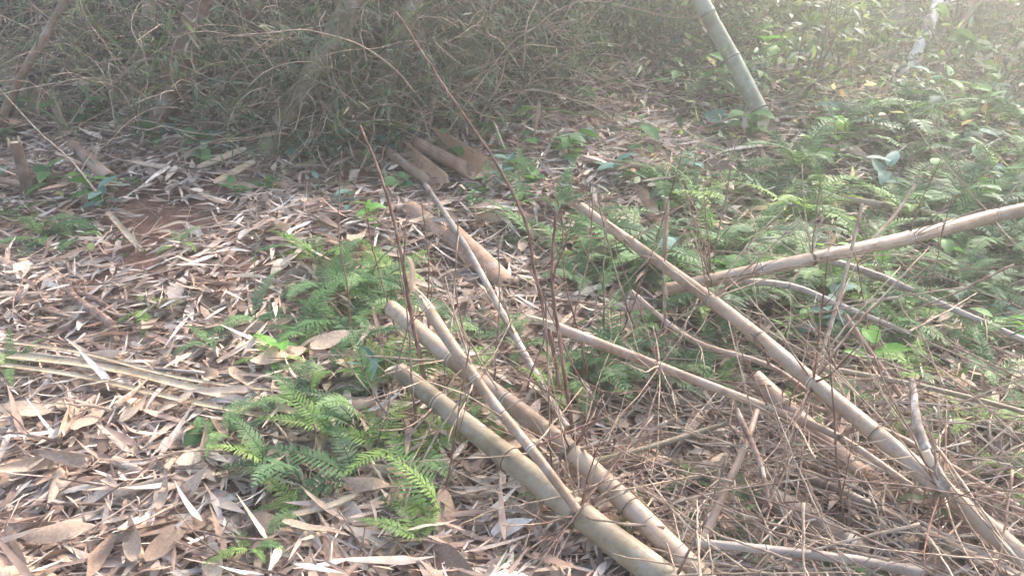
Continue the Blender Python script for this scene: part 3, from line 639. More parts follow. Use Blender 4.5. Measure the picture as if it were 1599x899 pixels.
# the largest dry leaves and husks, one by one
leaf_me = []
for k in range(22):
    prof = 'ovate' if k % 4 == 0 else 'lance'
    Lk = 1.0; Wk = rng.uniform(.28, .42) if k % 4 == 0 else rng.uniform(.09, .2)
    V, Q, _ = leaves([[-.5, 0, 0]], 0, 0, 0, Lk, Wk, rng.normal(.25, .5), rng.uniform(-.2, .6), rng.normal(0, .7), 9, prof, 5)
    V[:, 2] += .02 * np.sin(V[:, 0] * 9 + k) + .012 * np.sin(V[:, 1] * 40 + k)
    leaf_me.append(make_mesh('dry_leaf', V, Q, M_DRY))
husk_me = [sheath_mesh('dry_husk', 1.0, rng.uniform(.10, .17), rng.uniform(1.6, 3.2), rng.uniform(.6, .9), rng.normal(0, .05)) for k in range(10)]
cnt_l = cnt_h = 0
for k in range(4000):
    if cnt_l >= 230 and cnt_h >= 66: break
    px, py = rng.uniform(-40, 1639), rng.uniform(225, 920)
    if rng.random() < .85 * float(green(px, py)): continue
    if px > 850 and rng.random() < .45: continue
    if (abs(px - 250) < 120 and abs(py - 370) < 62) and rng.random() < .8: continue
    p = at(px, py)
    nearness = sstep(500, 800, py)
    if cnt_h < 66 and rng.random() < (.42 if px < 480 and py > 560 else .2):
        o = place('dry_husk', husk_me[int(rng.integers(10))], scale=rng.uniform(.12, .24))
        lay(o, p + [0, 0, .035 + rng.random() * .03], rng.vonmises(-.5, .4) + (rng.random() < .5) * math.pi, rng.normal(0, .15), rng.choice([0, math.pi]) + rng.normal(0, .5))
        if px < 480 and py > 600: o.scale = o.scale * .8
        tag(o, 'pale curled strip of bamboo husk lying loose on the leaf litter', 'husk', 'loose husk strips on the litter'); cnt_h += 1; HUSKS.append((o, 'pale curled husk strip', p))
    elif cnt_l < 230:
        bigp = px < 480 and py > 600; o = place('dry_leaf', leaf_me[int(rng.integers(22)) if not bigp else int(rng.integers(0, 6)) * 4], scale=rng.uniform(.12, .21) if not bigp else rng.uniform(.11, .19))
        lay(o, p + [0, 0, .045 + rng.random() * .03], rng.vonmises(-.5, .4) + (rng.random() < .5) * math.pi, rng.normal(0, .2), rng.normal(0, .45))
        tag(o, 'large dry tan leaf lying on top of the leaf litter', 'dry leaf', 'large dry leaves on the litter'); cnt_l += 1; LEAVES.append((o, 'large dry tan leaf', p))

# ------------------------------------------------------------------ loose dry branches and named twigs
def stick(label, P3, r0, r1, mat, group=None, shoots=3, name='dry_twig', cat='twig', leaf=None):
    path = catmull(P3, 8); path += rng.normal(0, .0009, path.shape)
    base = path[-1].copy(); base[2] = float(T(base[0], base[1])); e = thing(name, label, cat, base, group)
    V, F, uv = tube(path - base, np.linspace(r0, r1, len(path)), 6); st = build('stem', V, F, mat, e, uv=uv)
    for k in range(shoots):
        i = int(rng.integers(2, len(path) - 2)); bag = Bag()
        t = path[i - 1] - path[i]; t /= np.linalg.norm(t)
        twig_geom(path[i], t + rng.normal(0, .55, 3), rng.uniform(.08, .28), r1 * .5, bag, 1)
        V, F, C, U = bag.out(); build('side_twig', V - base, F, mat, e, uv=U)
    return e
Y = lambda *a: [at_y(*p) for p in a]
stick('long reddish twig arching up from the tan pole past the thicket', Y((618, 18, 2.7), (690, 130, 2.6), (775, 255, 2.5), (822, 350, 2.4), (834, 420, 2.35), (866, 560, 2.2), (886, 700, 2.05)), .0038, .0075, M_TWIGR)
stick('upright reddish twig with a brown leaf hanging over the tan pole', Y((562, 196, 2.5), (600, 290, 2.42), (625, 390, 2.35), (642, 490, 2.25), (668, 615, 2.1)), .0038, .0075, M_TWIGR)
stick('bare reddish twig rising from the node of the olive pole', Y((868, 330, 2.1), (862, 440, 2.05), (878, 560, 1.98), (896, 690, 1.9), (905, 790, 1.83)), .0038, .0075, M_TWIGR)
stick('thin twig rising from the olive pole towards the purplish pole', Y((828, 420, 2.2), (905, 590, 2.0), (960, 680, 1.9), (915, 790, 1.83)), .002, .004, M_TWIGR)
stick('dark twig slanting across in front of the purplish pole', Y((1260, 500, 2.2), (1120, 640, 2.05), (1010, 740, 1.9), (915, 795, 1.83)), .002, .0038, M_TWIGR)
stick('long twig hanging low in front of the olive pole tip', Y((525, 545, 2.1), (600, 640, 2.0), (700, 740, 1.9), (790, 790, 1.85), (895, 815, 1.8)), .002, .004, M_TWIG)
stick('upright thin cane in front of the purplish pole', Y((1040, 360, 2.4), (1036, 470, 2.3), (1046, 600, 2.15), (1062, 740, 1.95), (1060, 820, 1.85)), .002, .004, M_TWIG)
stick('pale twig arching up from the golden pole node', Y((1150, 220, 2.9), (1135, 300, 2.85), (1118, 380, 2.75), (1112, 440, 2.68)), .002, .004, M_TWIG)
stick('dark upright twig between the golden pole and the lichen branch', Y((1335, 390, 2.5), (1350, 480, 2.4), (1362, 580, 2.25), (1355, 690, 2.05)), .002, .004, M_TWIGR)
stick('thin slanting twig across the leaning grey-green culm foot', Y((1380, 70, 4.4), (1230, 150, 4.3), (1060, 215, 4.25), (1010, 245, 4.2)), .003, .006, M_TWIG, shoots=2)
stick('bent twig standing over the pale litter by the upright stump', Y((0, 140, 3.7), (60, 205, 3.6), (110, 250, 3.5), (150, 300, 3.4)), .003, .005, M_TWIGP, shoots=1)
for k in range(16):
    px, py = rng.uniform(540, 1080), rng.uniform(520, 790); p0 = at(px, py, .1); hh = rng.uniform(150, 330); dx = rng.normal(0, 55)
    e = stick('', Y((px + dx, py - hh, p0[1] + .12), (px + dx * .7 + rng.normal(0, 6), py - hh * .6, p0[1] + .08), (px + dx * .3, py - hh * .25, p0[1] + .03)) + [at(px, py, .01)], .0016, rng.uniform(.0028, .0042), [M_TWIGR, M_TWIG][k % 2], 'upright dry twigs', 2)
    BRANCHES.append((e, ('reddish', 'brown')[k % 2] + ' upright twig', p0))
# brown leaf caught on the upright twig
V, Q, _ = leaves([[0, 0, 0]], 0, 0, 0, .14, .055, .3, .5, .4, 8, 'ovate', 5)
o = build('hanging_leaf', V, Q, M_SHEATH); p = at_y(636, 402, 2.3); o.location = p; o.rotation_euler = (.3, 1.45, .4); tag(o, 'brown dead leaf hanging from the upright reddish twig', 'dry leaf')
k = 0
while k < 135:
    px, py = rng.uniform(830, 1620), rng.uniform(420, 930)
    if py < 560 and rng.random() < .55: continue
    if px < 1000 and py > 830: continue
    h = rng.uniform(.03, .34) * (.55 + .45 * sstep(1000, 1200, px)); c = at(px, py, h)
    a = rng.normal(-.75, .6) if rng.random() < .7 else rng.uniform(-3.1, 3.1)
    L_ = rng.uniform(.22, .75); d = np.array([math.cos(a), math.sin(a), rng.normal(-.1, .35)]); d /= np.linalg.norm(d)
    P3 = [c - d * L_ / 2, c + rng.normal(0, .012, 3), c + d * L_ / 2]
    P3 = [np.array([v[0], v[1], max(v[2], float(T(v[0], v[1])) + .01)]) for v in P3]
    mi = int(rng.integers(4))
    e = stick('thin dry bamboo branch tangled among the felled poles', P3, rng.uniform(.001, .002), rng.uniform(.0022, .0045), [M_TWIG, M_TWIGP, M_TWIGP, M_TWIGP][mi], 'thin dry branches tangled among the poles', int(rng.integers(1, 4)), 'dry_branch', 'branch')
    BRANCHES.append((e, ('long ' if L_ > .5 else 'short ') + ('brown', 'pale', 'straw', 'pale')[mi] + ' dry branch', c))
    k += 1
for k in range(42):
    px, py = rng.uniform(-20, 850), rng.uniform(300, 900)
    c = at(px, py, rng.uniform(.03, .08)); a = rng.normal(-.45, .5); L_ = rng.uniform(.2, .6); d = np.array([math.cos(a), math.sin(a), rng.normal(0, .06)])
    P3 = [c - d * L_ / 2, c + rng.normal(0, .015, 3), c + d * L_ / 2]; P3 = [np.array([v[0], v[1], max(v[2], float(T(v[0], v[1])) + .03)]) for v in P3]
    e = stick('thin dry stick lying flat on the leaf litter', P3, .002, rng.uniform(.003, .006), [M_TWIGP, M_TWIG][k % 2], 'thin sticks lying on the litter', 1, 'dry_stick', 'stick')
    BRANCHES.append((e, ('pale', 'brown')[k % 2] + ' thin dry stick', c))

# ------------------------------------------------------------------ ferns
def frond_mesh(kind, seed, mat):
    g = np.random.default_rng(seed)
    n = 20; L = 1.0; s = np.linspace(0, 1, 22)
    a0 = g.uniform(.65, 1.15); a1 = a0 - g.uniform(1.0, 1.7); ang = a0 + (a1 - a0) * s; side = g.normal(0, .25)
    dx = np.cos(ang); dz = np.sin(ang)
    X = np.concatenate([[0], np.cumsum((dx[1:] + dx[:-1]) / 2 * np.diff(s))]); Z = np.concatenate([[0], np.cumsum((dz[1:] + dz[:-1]) / 2 * np.diff(s))])
    Yc = side * s ** 2
    path = np.stack([X, Yc, Z], 1); bag = Bag()
    V, F, uv = tube(path, np.linspace(.010, .003, 22), 4); bag.add(V, F)
    wmax = g.uniform(.17, .24)
    for q in range(n):
        u = .16 + .82 * q / (n - 1); c = np.array([np.interp(u, s, path[:, i]) for i in range(3)])
        t = np.array([np.cos(np.interp(u, s, ang)), 2 * side * u, np.sin(np.interp(u, s, ang))]); yaw0 = math.atan2(t[1], t[0]); pit = math.atan2(t[2], math.hypot(t[0], t[1]))
        v = (u - .16) / .82
        ln = wmax * (min(1, v * 5 + .45)) * (1 - v ** 1.8) ** .8 + .015
        for sg in (-1, 1):
            V, Q, _ = leaves([[0, 0, 0]], sg * (1.2 - .45 * v) + g.normal(0, .06), g.normal(.08, .1), sg * .25, ln * g.uniform(.88, 1.08), .038 * (1 - .35 * v) + .004, g.uniform(.1, .5), 0, 0, 4, 'ovate' if kind else 'lance', 2)
            x, z = V[:, 0] * math.cos(pit) - V[:, 2] * math.sin(pit), V[:, 0] * math.sin(pit) + V[:, 2] * math.cos(pit)
            V = np.stack([x * math.cos(yaw0) - V[:, 1] * math.sin(yaw0), x * math.sin(yaw0) + V[:, 1] * math.cos(yaw0), z], 1) + c
            bag.add(V, Q)
    V, F, _, _ = bag.out()
    return make_mesh('frond', V, F, mat, smooth=False)
FR = {k: [frond_mesh(0, 10 * i + j, M_FERN[k]) for j in range(6)] for i, k in enumerate(('dark', 'mid', 'bright'))}
SIZE = lambda m: 'small' if m < .2 else 'knee-high' if m > .38 else 'low'
PLANTS = []
def fern(px, py, size, nf, tint, spread=2 * math.pi, dir0=None, P=None, h=0):
    p = at(px, py, h) if P is None else P
    p = p + np.array([0, 0, .025]); sz = (1.08 if px > 1040 or py > 590 else 1.2) * size * slant(p) / FPX; p[2] += .02 * float(sstep(560, 640, py))
    e = thing('fern', '', 'fern', p, 'ferns growing through the litter')
    a0 = rng.uniform(0, 6.28) if dir0 is None else dir0
    for k in range(nf):
        a = a0 + (k - (nf - 1) / 2) * spread / max(nf, 1) + rng.normal(0, .2)
        tk = tint if rng.random() < .75 else ('mid' if tint != 'mid' else 'dark')
        place('frond', FR[tk][int(rng.integers(6))], e, (0, 0, .005), (rng.normal(0, .15), rng.normal(.0, .25), a), sz * rng.uniform(.75, 1.1))
    PLANTS.append((e, {'dark': 'dark green', 'mid': 'green', 'bright': 'yellow-green'}[tint] + ' ' + ('large-fronded ' if sz > .3 else '') + 'fern', p))
    return e
PI = math.pi
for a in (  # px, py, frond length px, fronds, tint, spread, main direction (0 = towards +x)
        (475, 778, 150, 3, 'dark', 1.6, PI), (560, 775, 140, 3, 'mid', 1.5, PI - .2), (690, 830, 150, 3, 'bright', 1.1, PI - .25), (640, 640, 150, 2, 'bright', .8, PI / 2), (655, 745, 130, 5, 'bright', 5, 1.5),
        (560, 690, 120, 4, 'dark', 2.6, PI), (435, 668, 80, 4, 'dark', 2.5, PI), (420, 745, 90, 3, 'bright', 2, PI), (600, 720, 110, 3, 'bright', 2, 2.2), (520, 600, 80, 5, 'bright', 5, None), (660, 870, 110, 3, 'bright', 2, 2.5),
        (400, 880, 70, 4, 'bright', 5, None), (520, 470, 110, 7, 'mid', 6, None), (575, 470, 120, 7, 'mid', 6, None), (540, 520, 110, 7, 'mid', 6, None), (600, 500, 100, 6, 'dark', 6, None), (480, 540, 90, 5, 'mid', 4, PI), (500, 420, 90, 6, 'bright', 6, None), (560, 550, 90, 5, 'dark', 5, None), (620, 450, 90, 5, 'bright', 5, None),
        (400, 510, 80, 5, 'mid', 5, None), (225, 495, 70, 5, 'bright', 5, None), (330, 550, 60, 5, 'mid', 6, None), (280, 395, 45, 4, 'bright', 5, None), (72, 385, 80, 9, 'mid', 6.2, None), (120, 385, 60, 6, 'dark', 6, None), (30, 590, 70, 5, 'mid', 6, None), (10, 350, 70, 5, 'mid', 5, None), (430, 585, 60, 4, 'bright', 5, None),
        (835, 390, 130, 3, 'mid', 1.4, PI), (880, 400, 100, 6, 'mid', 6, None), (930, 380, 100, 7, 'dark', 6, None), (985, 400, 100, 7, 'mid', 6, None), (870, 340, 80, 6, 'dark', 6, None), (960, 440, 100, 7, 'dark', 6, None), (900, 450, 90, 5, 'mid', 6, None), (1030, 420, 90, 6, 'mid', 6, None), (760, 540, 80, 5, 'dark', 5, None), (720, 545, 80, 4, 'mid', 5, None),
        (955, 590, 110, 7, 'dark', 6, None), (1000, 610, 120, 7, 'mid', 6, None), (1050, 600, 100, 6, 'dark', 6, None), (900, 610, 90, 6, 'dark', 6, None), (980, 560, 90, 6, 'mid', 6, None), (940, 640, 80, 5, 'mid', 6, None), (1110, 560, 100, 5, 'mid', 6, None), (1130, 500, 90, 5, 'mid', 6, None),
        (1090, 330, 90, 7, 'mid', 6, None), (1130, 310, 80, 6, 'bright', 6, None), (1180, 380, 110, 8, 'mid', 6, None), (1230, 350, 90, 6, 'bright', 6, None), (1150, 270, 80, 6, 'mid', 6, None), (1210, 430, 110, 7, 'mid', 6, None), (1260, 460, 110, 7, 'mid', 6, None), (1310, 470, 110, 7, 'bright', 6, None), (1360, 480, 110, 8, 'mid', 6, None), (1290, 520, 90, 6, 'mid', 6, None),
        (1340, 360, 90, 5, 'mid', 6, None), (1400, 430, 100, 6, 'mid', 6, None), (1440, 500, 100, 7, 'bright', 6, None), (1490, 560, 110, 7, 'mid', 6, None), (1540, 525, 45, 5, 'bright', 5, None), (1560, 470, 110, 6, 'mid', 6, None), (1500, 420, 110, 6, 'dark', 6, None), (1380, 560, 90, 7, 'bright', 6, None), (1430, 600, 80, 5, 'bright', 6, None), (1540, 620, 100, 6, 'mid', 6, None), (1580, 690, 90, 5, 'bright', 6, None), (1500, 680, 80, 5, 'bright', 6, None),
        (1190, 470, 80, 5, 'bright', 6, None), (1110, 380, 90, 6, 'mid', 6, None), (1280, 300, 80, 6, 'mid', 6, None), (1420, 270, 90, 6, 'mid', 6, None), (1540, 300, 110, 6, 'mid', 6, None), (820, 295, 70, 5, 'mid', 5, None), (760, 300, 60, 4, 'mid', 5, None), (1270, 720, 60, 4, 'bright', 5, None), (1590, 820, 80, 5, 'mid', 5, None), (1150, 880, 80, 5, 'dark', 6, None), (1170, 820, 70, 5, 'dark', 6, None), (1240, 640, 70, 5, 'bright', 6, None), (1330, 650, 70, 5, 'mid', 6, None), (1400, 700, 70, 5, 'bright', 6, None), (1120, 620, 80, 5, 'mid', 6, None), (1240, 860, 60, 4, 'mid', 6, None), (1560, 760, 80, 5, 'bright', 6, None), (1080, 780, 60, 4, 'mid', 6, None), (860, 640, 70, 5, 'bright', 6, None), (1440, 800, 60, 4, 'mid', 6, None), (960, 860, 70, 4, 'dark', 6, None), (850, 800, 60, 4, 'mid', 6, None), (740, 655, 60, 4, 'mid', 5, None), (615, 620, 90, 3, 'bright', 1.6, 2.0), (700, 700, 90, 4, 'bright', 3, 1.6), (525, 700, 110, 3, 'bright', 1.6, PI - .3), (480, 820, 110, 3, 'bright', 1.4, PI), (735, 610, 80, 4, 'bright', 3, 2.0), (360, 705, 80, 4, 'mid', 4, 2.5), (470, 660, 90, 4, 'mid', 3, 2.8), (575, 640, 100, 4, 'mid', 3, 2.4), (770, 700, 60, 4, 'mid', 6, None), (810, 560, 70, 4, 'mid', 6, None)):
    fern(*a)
for k in range(80):
    px, py = rng.uniform(1000, 1700), rng.uniform(20, 500)
    if rng.random() > float(green(px, py)) or (abs(px - 1450) < 90 and py < 190) or (abs(px - 1200) < 80 and 150 < py < 270): continue
    fern(px, py, rng.uniform(75, 140), int(rng.integers(5, 8)), ['mid', 'mid', 'dark', 'bright'][int(rng.integers(4))], 6)

# ------------------------------------------------------------------ broad-leaved seedlings
BL = {}
for k, m in M_BROAD.items():
    BL[k] = []
    for j in range(5):
        V, Q, _ = leaves([[0, 0, 0]], 0, 0, 0, 1.0, rng.uniform(.34, .5) if j < 3 else rng.uniform(.65, .85), rng.uniform(.2, .8), rng.uniform(.1, .3), rng.normal(0, .2), 7, 'ovate', 5)
        V[:, 2] += .012 * np.sin(V[:, 0] * 22) * np.abs(V[:, 1]) * 8
        BL[k].append(make_mesh('leaf', V, Q, m))
def seedling(px, py, hpx, lpx, nl, tint, rnd=False, P=None, what='seedling', narrow=None):
    p = at(px, py) if P is None else P
    k_ = slant(p) / FPX; H = hpx * k_; Lf = lpx * k_
    e = thing('seedling', '', 'seedling', p, 'broad-leaved seedlings')
    lean = rng.normal(0, .12, 2) * H
    pts = np.array([[0, 0, -.02], [lean[0] * .3, lean[1] * .3, H * .4], [lean[0], lean[1], H]])
    pts = catmull(pts, 4); V, F, uv = tube(pts, np.linspace(.0035, .0018, len(pts)), 5); build('stem', V, F, M_STEM, e, uv=uv)
    a = rng.uniform(0, 6.28)
    for q in range(nl):
        u = .35 + .65 * (q + 1) / nl; c = np.array([np.interp(u, np.linspace(0, 1, len(pts)), pts[:, i]) for i in range(3)])
        a += 2.4 + rng.normal(0, .3); j = int(rng.integers(3, 5)) if rnd else int(rng.integers(0, 3))
        sc_ = Lf * rng.uniform(.7, 1.1); S = (sc_, sc_ * (narrow or 1), sc_)
        place('leaf', BL[tint][j], e, c, (rng.normal(0, .25), -rng.uniform(-.15, .7), a), S)
    PLANTS.append((e, {'blue': 'bluish green', 'green': 'green', 'bright': 'fresh green'}[tint] + (' round-leaved ' if rnd else ' ') + what, p)); return e
for a in ((440, 572, 40, 62, 4, 'bright', False), (582, 600, 50, 48, 6, 'blue', False), (140, 320, 45, 48, 7, 'green', False), (170, 330, 40, 40, 5, 'blue', False), (75, 300, 40, 38, 5, 'green', False), (540, 250, 45, 38, 5, 'blue', True), (480, 250, 30, 34, 4, 'blue', True), (580, 350, 35, 34, 7, 'bright', False), (545, 330, 35, 32, 6, 'blue', False),
          (900, 235, 30, 34, 3, 'green', False), (962, 282, 30, 40, 7, 'blue', False), (1000, 290, 25, 35, 5, 'green', False), (1170, 225, 50, 42, 8, 'green', True), (1130, 215, 35, 38, 5, 'blue', True), (1300, 205, 40, 42, 5, 'blue', False), (1080, 280, 40, 34, 6, 'blue', False), (920, 110, 55, 28, 9, 'bright', False), (880, 95, 40, 22, 5, 'bright', False), (785, 250, 30, 26, 5, 'green', False),
          (740, 340, 40, 24, 6, 'green', False), (810, 335, 30, 30, 4, 'green', False), (455, 385, 20, 30, 3, 'bright', False), (235, 205, 30, 26, 7, 'blue', True), (275, 215, 30, 26, 7, 'blue', True), (310, 235, 25, 28, 5, 'green', True), (140, 200, 30, 24, 5, 'green', True), (385, 200, 35, 26, 3, 'bright', True), (1360, 600, 70, 60, 4, 'bright', False), (1560, 310, 40, 48, 4, 'blue', True), (1330, 895, 40, 62, 6, 'green', False), (1300, 900, 30, 60, 5, 'green', False), (1070, 690, 30, 30, 5, 'blue', True), (790, 890, 20, 28, 4, 'green', True), (1480, 250, 40, 36, 6, 'green', False), (1400, 190, 50, 40, 7, 'green', False), (1470, 170, 50, 40, 7, 'green', False),
          (320, 690, 22, 40, 4, 'green', True), (370, 310, 25, 28, 4, 'green', False), (1015, 40, 60, 34, 6, 'green', True), (985, 70, 50, 30, 6, 'bright', False), (1050, 150, 50, 34, 6, 'green', False)):
    seedling(*a)
k = 0
while k < 90:
    px, py = rng.uniform(900, 1680), rng.uniform(0, 560)
    if rng.random() > float(green(px, py)) or (abs(px - 1205) < 50 and 175 < py < 260): continue
    k += 1
    seedling(px, py, rng.uniform(25, 70), rng.uniform(24, 44), int(rng.integers(5, 9)), ['green', 'green', 'blue', 'bright'][int(rng.integers(4))], rng.random() < .25, narrow=rng.uniform(.7, 1))
k = 0
while k < 46:
    px, py = rng.uniform(0, 1000), rng.uniform(175, 320); k += 1
    seedling(px, py, rng.uniform(18, 44), rng.uniform(18, 32), int(rng.integers(4, 8)), ['green', 'blue', 'green'][int(rng.integers(3))], rng.random() < .4)

# labels of things that look alike: by look and by the landmark each lies or grows beside
ORD = ['', 'second ', 'third ', 'fourth ', 'fifth ', 'sixth ', 'seventh ', 'eighth ', 'ninth ', 'tenth ', 'eleventh ', 'twelfth ', 'thirteenth ', 'fourteenth ', 'fifteenth ', 'sixteenth ', 'seventeenth ', 'eighteenth ', 'nineteenth ', 'twentieth ']
def label_all(lst, verb='growing', share=None):
    byk = {}
    for e, what, p in lst:
        d = [math.hypot(p[0] - l[1], p[1] - l[2]) for l in LAND]; i = int(np.argmin(d)); dx, dy = p[0] - LAND[i][1], p[1] - LAND[i][2]
        rel = ('behind' if dy > 0 else 'in front of') if abs(dy) > abs(dx) else 'beside'
        byk.setdefault((what, rel, LAND[i][0]), []).append((d[i], e))
    for (what, rel, ph), l in byk.items():
        for k, (d, e) in enumerate(sorted(l, key=lambda t: t[0])):
            if share: e['label'] = f'{what} {verb} {rel} the {ph}'; e['group'] = f'{share} {rel} the {ph}'; continue
            o_ = ORD[k] if k < len(ORD) else f'{k + 1}th '
            e['label'] = f'{o_}{what} {verb} {rel} the {ph}'
label_all(PLANTS); label_all(BRANCHES, 'lying'); label_all(LEAVES, 'lying', 'large dry leaves'); label_all(HUSKS, 'lying')

# ------------------------------------------------------------------ low undergrowth as a mass
P, q = scatter(85000, (-3, 8), (1.2, 9.5), 200)
gr = green(q[:, 0], q[:, 1]); gr = gr * (1 - .8 * np.exp(-((q[:, 0] - 1200) / 45) ** 2 - ((q[:, 1] - 225) / 40) ** 2)); keep = rng.random(len(P)) < np.clip(gr * 1.05, 0, 1) * .9; P, q = P[keep], q[keep]; n = len(P)
hgt = .05 + .22 * sstep(2.6, 5, P[:, 1]); P[:, 2] += rng.random(n) ** 1.4 * hgt
L = rng.uniform(.03, .085, n); W = L * rng.uniform(.28, .6, n); grass = rng.random(n) < .3; L[grass] = rng.uniform(.08, .2, grass.sum()); W[grass] = .007
V, Q, idx = leaves(P, rng.uniform(0, 6.28, n), rng.normal(.15, .5, n), rng.normal(0, .5, n), L, W, rng.uniform(0, .9, n), .15, 0, 3)
c = PAL_GRN[rng.integers(0, len(PAL_GRN), n)] * rng.uniform(.7, 1.25, n)[:, None]
dead = rng.random(n) < .34; c[dead] = PAL_DRY[rng.integers(0, len(PAL_DRY), dead.sum())] * .8
V[:, 2] = np.maximum(V[:, 2], T(V[:, 0], V[:, 1]) + .003)
o = build('undergrowth', V, Q, M_GREENS, col=c[idx]); o['kind'] = 'stuff'; o['label'] = 'low green ground cover on the slope'

# ------------------------------------------------------------------ shrubs of the far slope
def shrub(p, H, n, pal, leafL, label):
    e = thing('shrub', label, 'shrub', p, 'leafy shrubs of the far slope'); bag = Bag(); tips = []
    for k in range(6):
        d = np.array([rng.normal(0, .45), rng.normal(0, .45), 1]); d /= np.linalg.norm(d); P_ = [np.array([0, 0, -.03])]
        for s in range(5):
            d = d + rng.normal(0, .2, 3); d /= np.linalg.norm(d); P_.append(P_[-1] + d * H / 5)
        V, F, uv = tube(np.array(P_), np.linspace(.009, .003, 6), 5); bag.add(V, F, uv=uv); tips += P_[2:]
    bag.build('stem', M_TWIG, e)
    tips = np.array(tips); c0 = tips[rng.integers(0, len(tips), n)]; Pn = c0 + rng.normal(0, .09 * H + .03, (n, 3)); Pn[:, 2] = np.maximum(Pn[:, 2], .02)
    L = rng.uniform(.6, 1.2, n) * leafL
    V, Q, idx = leaves(Pn, rng.uniform(0, 6.28, n), rng.normal(-.1, .5, n), rng.normal(0, .5, n), L, L * rng.uniform(.25, .5, n), rng.uniform(.1, .9, n), .15, 0, 3)
    c = pal[rng.integers(0, len(pal), n)] * rng.uniform(.7, 1.3, n)[:, None]
    build('foliage', V, Q, M_GREENS, e, col=c[idx])
    SHRUBS.append((e, ('tall ' if H > .58 else 'low ') + ('large-leaved ' if leafL > .075 else 'small-leaved ') + 'shrub', p))
spots = []
for k in range(1500):
    if len(spots) >= 74: break
    x, y = rng.uniform(.9, 7.5), rng.uniform(4.9, 10)
    if x < .9 + (6.2 - y) * .7: continue
    pq = proj([[x, y, T(x, y)]])[0]
    if pq[0] > 1850 or (pq[0] < 1250 and pq[1] > 112) or pq[1] > 190: continue
    if abs(pq[0] - 1440) < 90 and y < 6.6: continue
    if any(math.hypot(x - a, y - b) < .42 for a, b in spots): continue
    spots.append((x, y))
spots.sort(key=lambda s: s[1])
for k, (x, y) in enumerate(spots):
    shrub(np.array([x, y, float(T(x, y))]), rng.uniform(.45, 1.0), 380, PAL_GRN * rng.uniform(.75, 1.25), rng.uniform(.05, .1), 'leafy green shrub in the thicket on the far slope')

k = 0
while k < 34:
    px, py = rng.uniform(850, 1640), rng.uniform(5, 105)
    if abs(px - 1440) < 70 or (abs(px - 1170) < 40 and py > 60): continue
    k += 1; shrub(at(px, py), rng.uniform(.45, .85), 420, PAL_GRN * rng.uniform(.6, .95), rng.uniform(.05, .095), '')
# ------------------------------------------------------------------ slim trees of the far slope
def tree(label, base, top, d0, d1, mat, crown_above_view=True):
    e = thing('slim_tree', label, 'tree', base, 'slim trees on the far slope')
    mid = (base + top) / 2 + rng.normal(0, .03, 3); up = top + (top - base) * 1.2
    P_ = catmull([base - np.array([0, 0, .05]), mid, top, up], 8) - base; s = slant(base) / FPX / 2
    V, F, uv = tube(P_, np.linspace(d0 * s, d1 * s * .6, len(P_)), 12); t = build('trunk', V, F, mat, e, uv=uv)
    for k in range(4):
        i = len(P_) - 4 - 3 * k; bag = Bag(); twig_geom(P_[i] + base, np.array([rng.normal(0, .6), rng.normal(0, .6), .5]), .7, .012, bag, 3)
        V, F, C, U = bag.out(); build('limb', V - base, F, mat, t, uv=U)
    n = 900; c0 = P_[-1]; Pn = c0 + rng.normal(0, 1, (n, 3)) * [.5, .5, .35]
    V, Q, idx = leaves(Pn, rng.uniform(0, 6.28, n), rng.normal(-.2, .5, n), rng.normal(0, .5, n), .09, .035, .4, .15, 0, 3)
    build('crown_above_view', V, Q, M_GREENS, e, col=(PAL_GRN[rng.integers(0, len(PAL_GRN), n)])[idx])
tree('slim tree trunk with white bark patches on the far slope', at(1408, 128), at_y(1466, 0, 6.3), 25, 21, M_BARK)
tree('thin brown leaning tree trunk beside the white-patched one', at(1432, 150), at_y(1520, 0, 6.0), 14, 11, bark_mat('brown_bark', '#6a5646', '#8d7866', '#b5a595', 8))
tree('grey thin tree trunk behind the white-patched one', at(1385, 100), at_y(1415, -20, 7.2), 16, 12, bark_mat('grey_bark', '#5d544d', '#7c736b', '#9c948c', 8))

for ph, px in (('white-patched trunk', 1408), ('thin leaning trunk', 1432)):
    p = at(px, 128); LAND.append((ph, p[0], p[1], 'tree'))
label_all(SHRUBS)
# ------------------------------------------------------------------ standing bamboo clump and its thicket
cb = at(430, 175); clump = thing('bamboo_clump', 'standing bamboo clump with thick mossy culms above a dense dry thicket', 'bamboo clump', cb)
for a, b, d0, d1, mt in (((440, 160), (575, -40), 46, 38, 'clump'), ((585, 120), (675, -50), 40, 40, 'clump'), ((255, 165), (330, -60), 46, 40, 'rust'), ((560, 110), (585, -60), 30, 26, 'clump'), ((60, 120), (-60, 10), 44, 40, 'clump'), ((215, 130), (243, -60), 24, 20, 'clump'), ((370, 110), (420, -80), 30, 26, 'rust'), ((700, 90), (790, -80), 26, 22, 'clump'), ((120, 90), (150, -80), 30, 26, 'rust')):
    A = at(a[0] - (10 if a[0] < 400 else 28), a[1] + (45 if a[0] < 400 else 84)); B = at_y(b[0], b[1], A[1] + .2); C_ = B + (B - A) * 1.1 + np.array([0, 0, .2])
    P_ = catmull([A - (B - A) * .15, A, B, C_], 8) - cb; s = .92 * slant(A) / FPX / 2
    V, F, uv = tube(P_, np.linspace(d0 * s, d1 * s * .9, len(P_)), 14); cu = build('culm', V, F, M_CULM[mt], clump, uv=uv)
    for i in (10, 15, 20):
        c = P_[i]; t = P_[i + 1] - P_[i - 1]; t /= np.linalg.norm(t); r = (d0 + (d1 * .9 - d0) * i / (len(P_) - 1)) * s
        V, F, uv = tube(c + t * np.array([-.02, -.008, 0, .008, .02])[:, None], r * np.array([1, 1.06, 1.1, 1.06, 1]), 14, False); build('node', V, F, M_NODEDK, cu, uv=uv)
fineP = []; fineD = []; HANG = []
bagF = Bag()
